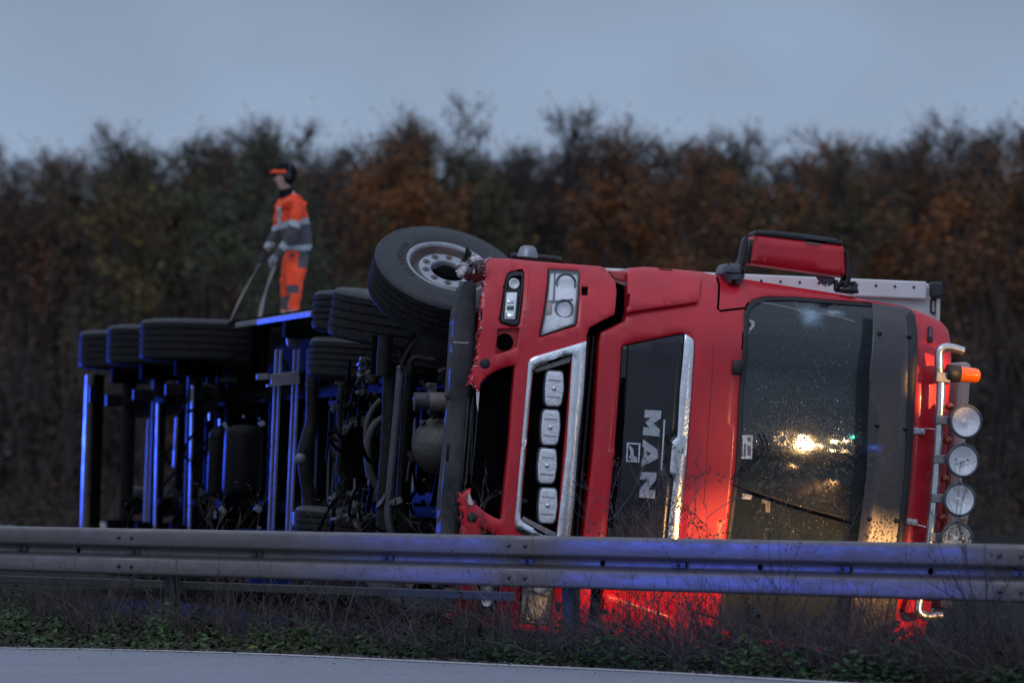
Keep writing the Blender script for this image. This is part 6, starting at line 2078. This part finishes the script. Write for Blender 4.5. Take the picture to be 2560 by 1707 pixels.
V0 = leaf_mass("green_leaves", 20000, lambda: abs(rnd.gauss(0, .060)), off_green, .019, gl1, lambda px, no: clump(px, no) and no > -.57)
leaf_mass("withered_leaves", 15000, lambda: abs(rnd.gauss(.02, .09)), lambda: -rnd.uniform(-1.1, .6), .018, gl2)
# on the wide verge at the left the growth reaches further towards the road
leaf_mass("green_leaves", 6000, lambda: abs(rnd.gauss(0, .03)), lambda: -rnd.uniform(.3, 1.3), .022, gl1, lambda px, no: px < 900 and no > -(.5 + .8 * max(0, (900 - px) / 900)) and clump(px + 300, no))
leaf_mass("withered_leaves", 6000, lambda: abs(rnd.gauss(0, .04)), lambda: -rnd.uniform(.3, 1.4), .020, gl2, lambda px, no: px < 1000 and no > -(.5 + .95 * max(0, (1000 - px) / 1000)))
# pale boulders lying in the field beyond the barrier
for (px, py, lab, s_, z_) in ((14, 1202, "flat pale stone in the field at the left edge of the picture", .30, .20), (232, 1192, "upright pale stone in the field below the rearmost trailer tyre", .14, .34)):
    p = at_depth(*zp('V', px, py), 62); p.z = terrain(p.x, 62) + .0; b = MB(); rr = random.Random(px)
    zt = at_depth(*zp('V', px, py), 62).z + .05; vs_ = []
    for (k_, zz) in ((1.1, -.05), (1.0, zt * .5), (.8, zt * .85), (.35, zt)):
        for k in range(9):
            a = k * math.tau / 9; vs_.append((math.cos(a) * s_ * k_ * rr.uniform(.8, 1.15), math.sin(a) * s_ * k_ * .7, zz + rr.uniform(-.02, .02)))
    b.add(vs_, [(i + 9 * j, (i + 1) % 9 + 9 * j, (i + 1) % 9 + 9 * (j + 1), i + 9 * (j + 1)) for i in range(9) for j in range(3)] + [tuple(range(27, 36))])
    o = b.build("stone", mat("pale_stone", (.30, .29, .28), .9, bump=.6, bscale=10)); o.location = p; tag(o, lab, "stone")

# lamps of the vehicles standing to the right, each small lamp is what glints in the windscreen and visor
def reflect_from(k, x, y, off, dist):
    u, v = on(k, x, y, Dc, off); h = .01
    P0 = TM @ Vector((u, Dc(u, v) + off, v)); R3 = TM.to_3x3()
    nl_ = R3 @ Vector(((Dc(u + h, v) - Dc(u - h, v)) / (2 * h), -1, (Dc(u, v + h) - Dc(u, v - h)) / (2 * h))).normalized()
    d = (P0 - CAM).normalized(); q = d - nl_ * 2 * d.dot(nl_)
    return P0 + q * dist
for (x, y, off, dist, pw, col, rad) in ((482, 1035, .024, 11, 95, (1, .62, .25), .075), (470, 1000, .024, 12, 34, (1, .72, .35), .05), (548, 1042, .024, 14, 30, (1, .66, .3), .05),
        (620, 1021, .024, 17, 40, (1, .66, .3), .055), (671, 1019, .024, 20, 22, (1, .66, .35), .045), (613, 1063, .024, 17, 14, (1, .6, .3), .04), (665, 1064, .024, 17, 9, (1, .55, .25), .04), (430, 1133, .024, 10, 7, (1, .5, .2), .04),
        (705, 1000, .024, 19, 7, (.1, 1, .8), .04), (836, 1045, -.10, 20, 10, (.05, .7, 1), .04), (873, 1070, -.10, 20, 6, (.1, .5, 1), .04), (905, 1118, -.10, 14, 14, (.1, .25, 1), .07), (916, 1122, -.10, 13, 10, (1, .75, .6), .05), (850, 1052, -.10, 15, 70, (.04, .10, 1), .16)):
    lp = reflect_from('D', x, y, off, dist)
    l_ = bpy.data.lights.new("vehicle_lamp", 'POINT'); l_.energy = pw * .30; l_.color = col; l_.shadow_soft_size = rad * .5
    o = bpy.data.objects.new("vehicle_lamp", l_); COL.objects.link(o); o.location = lp
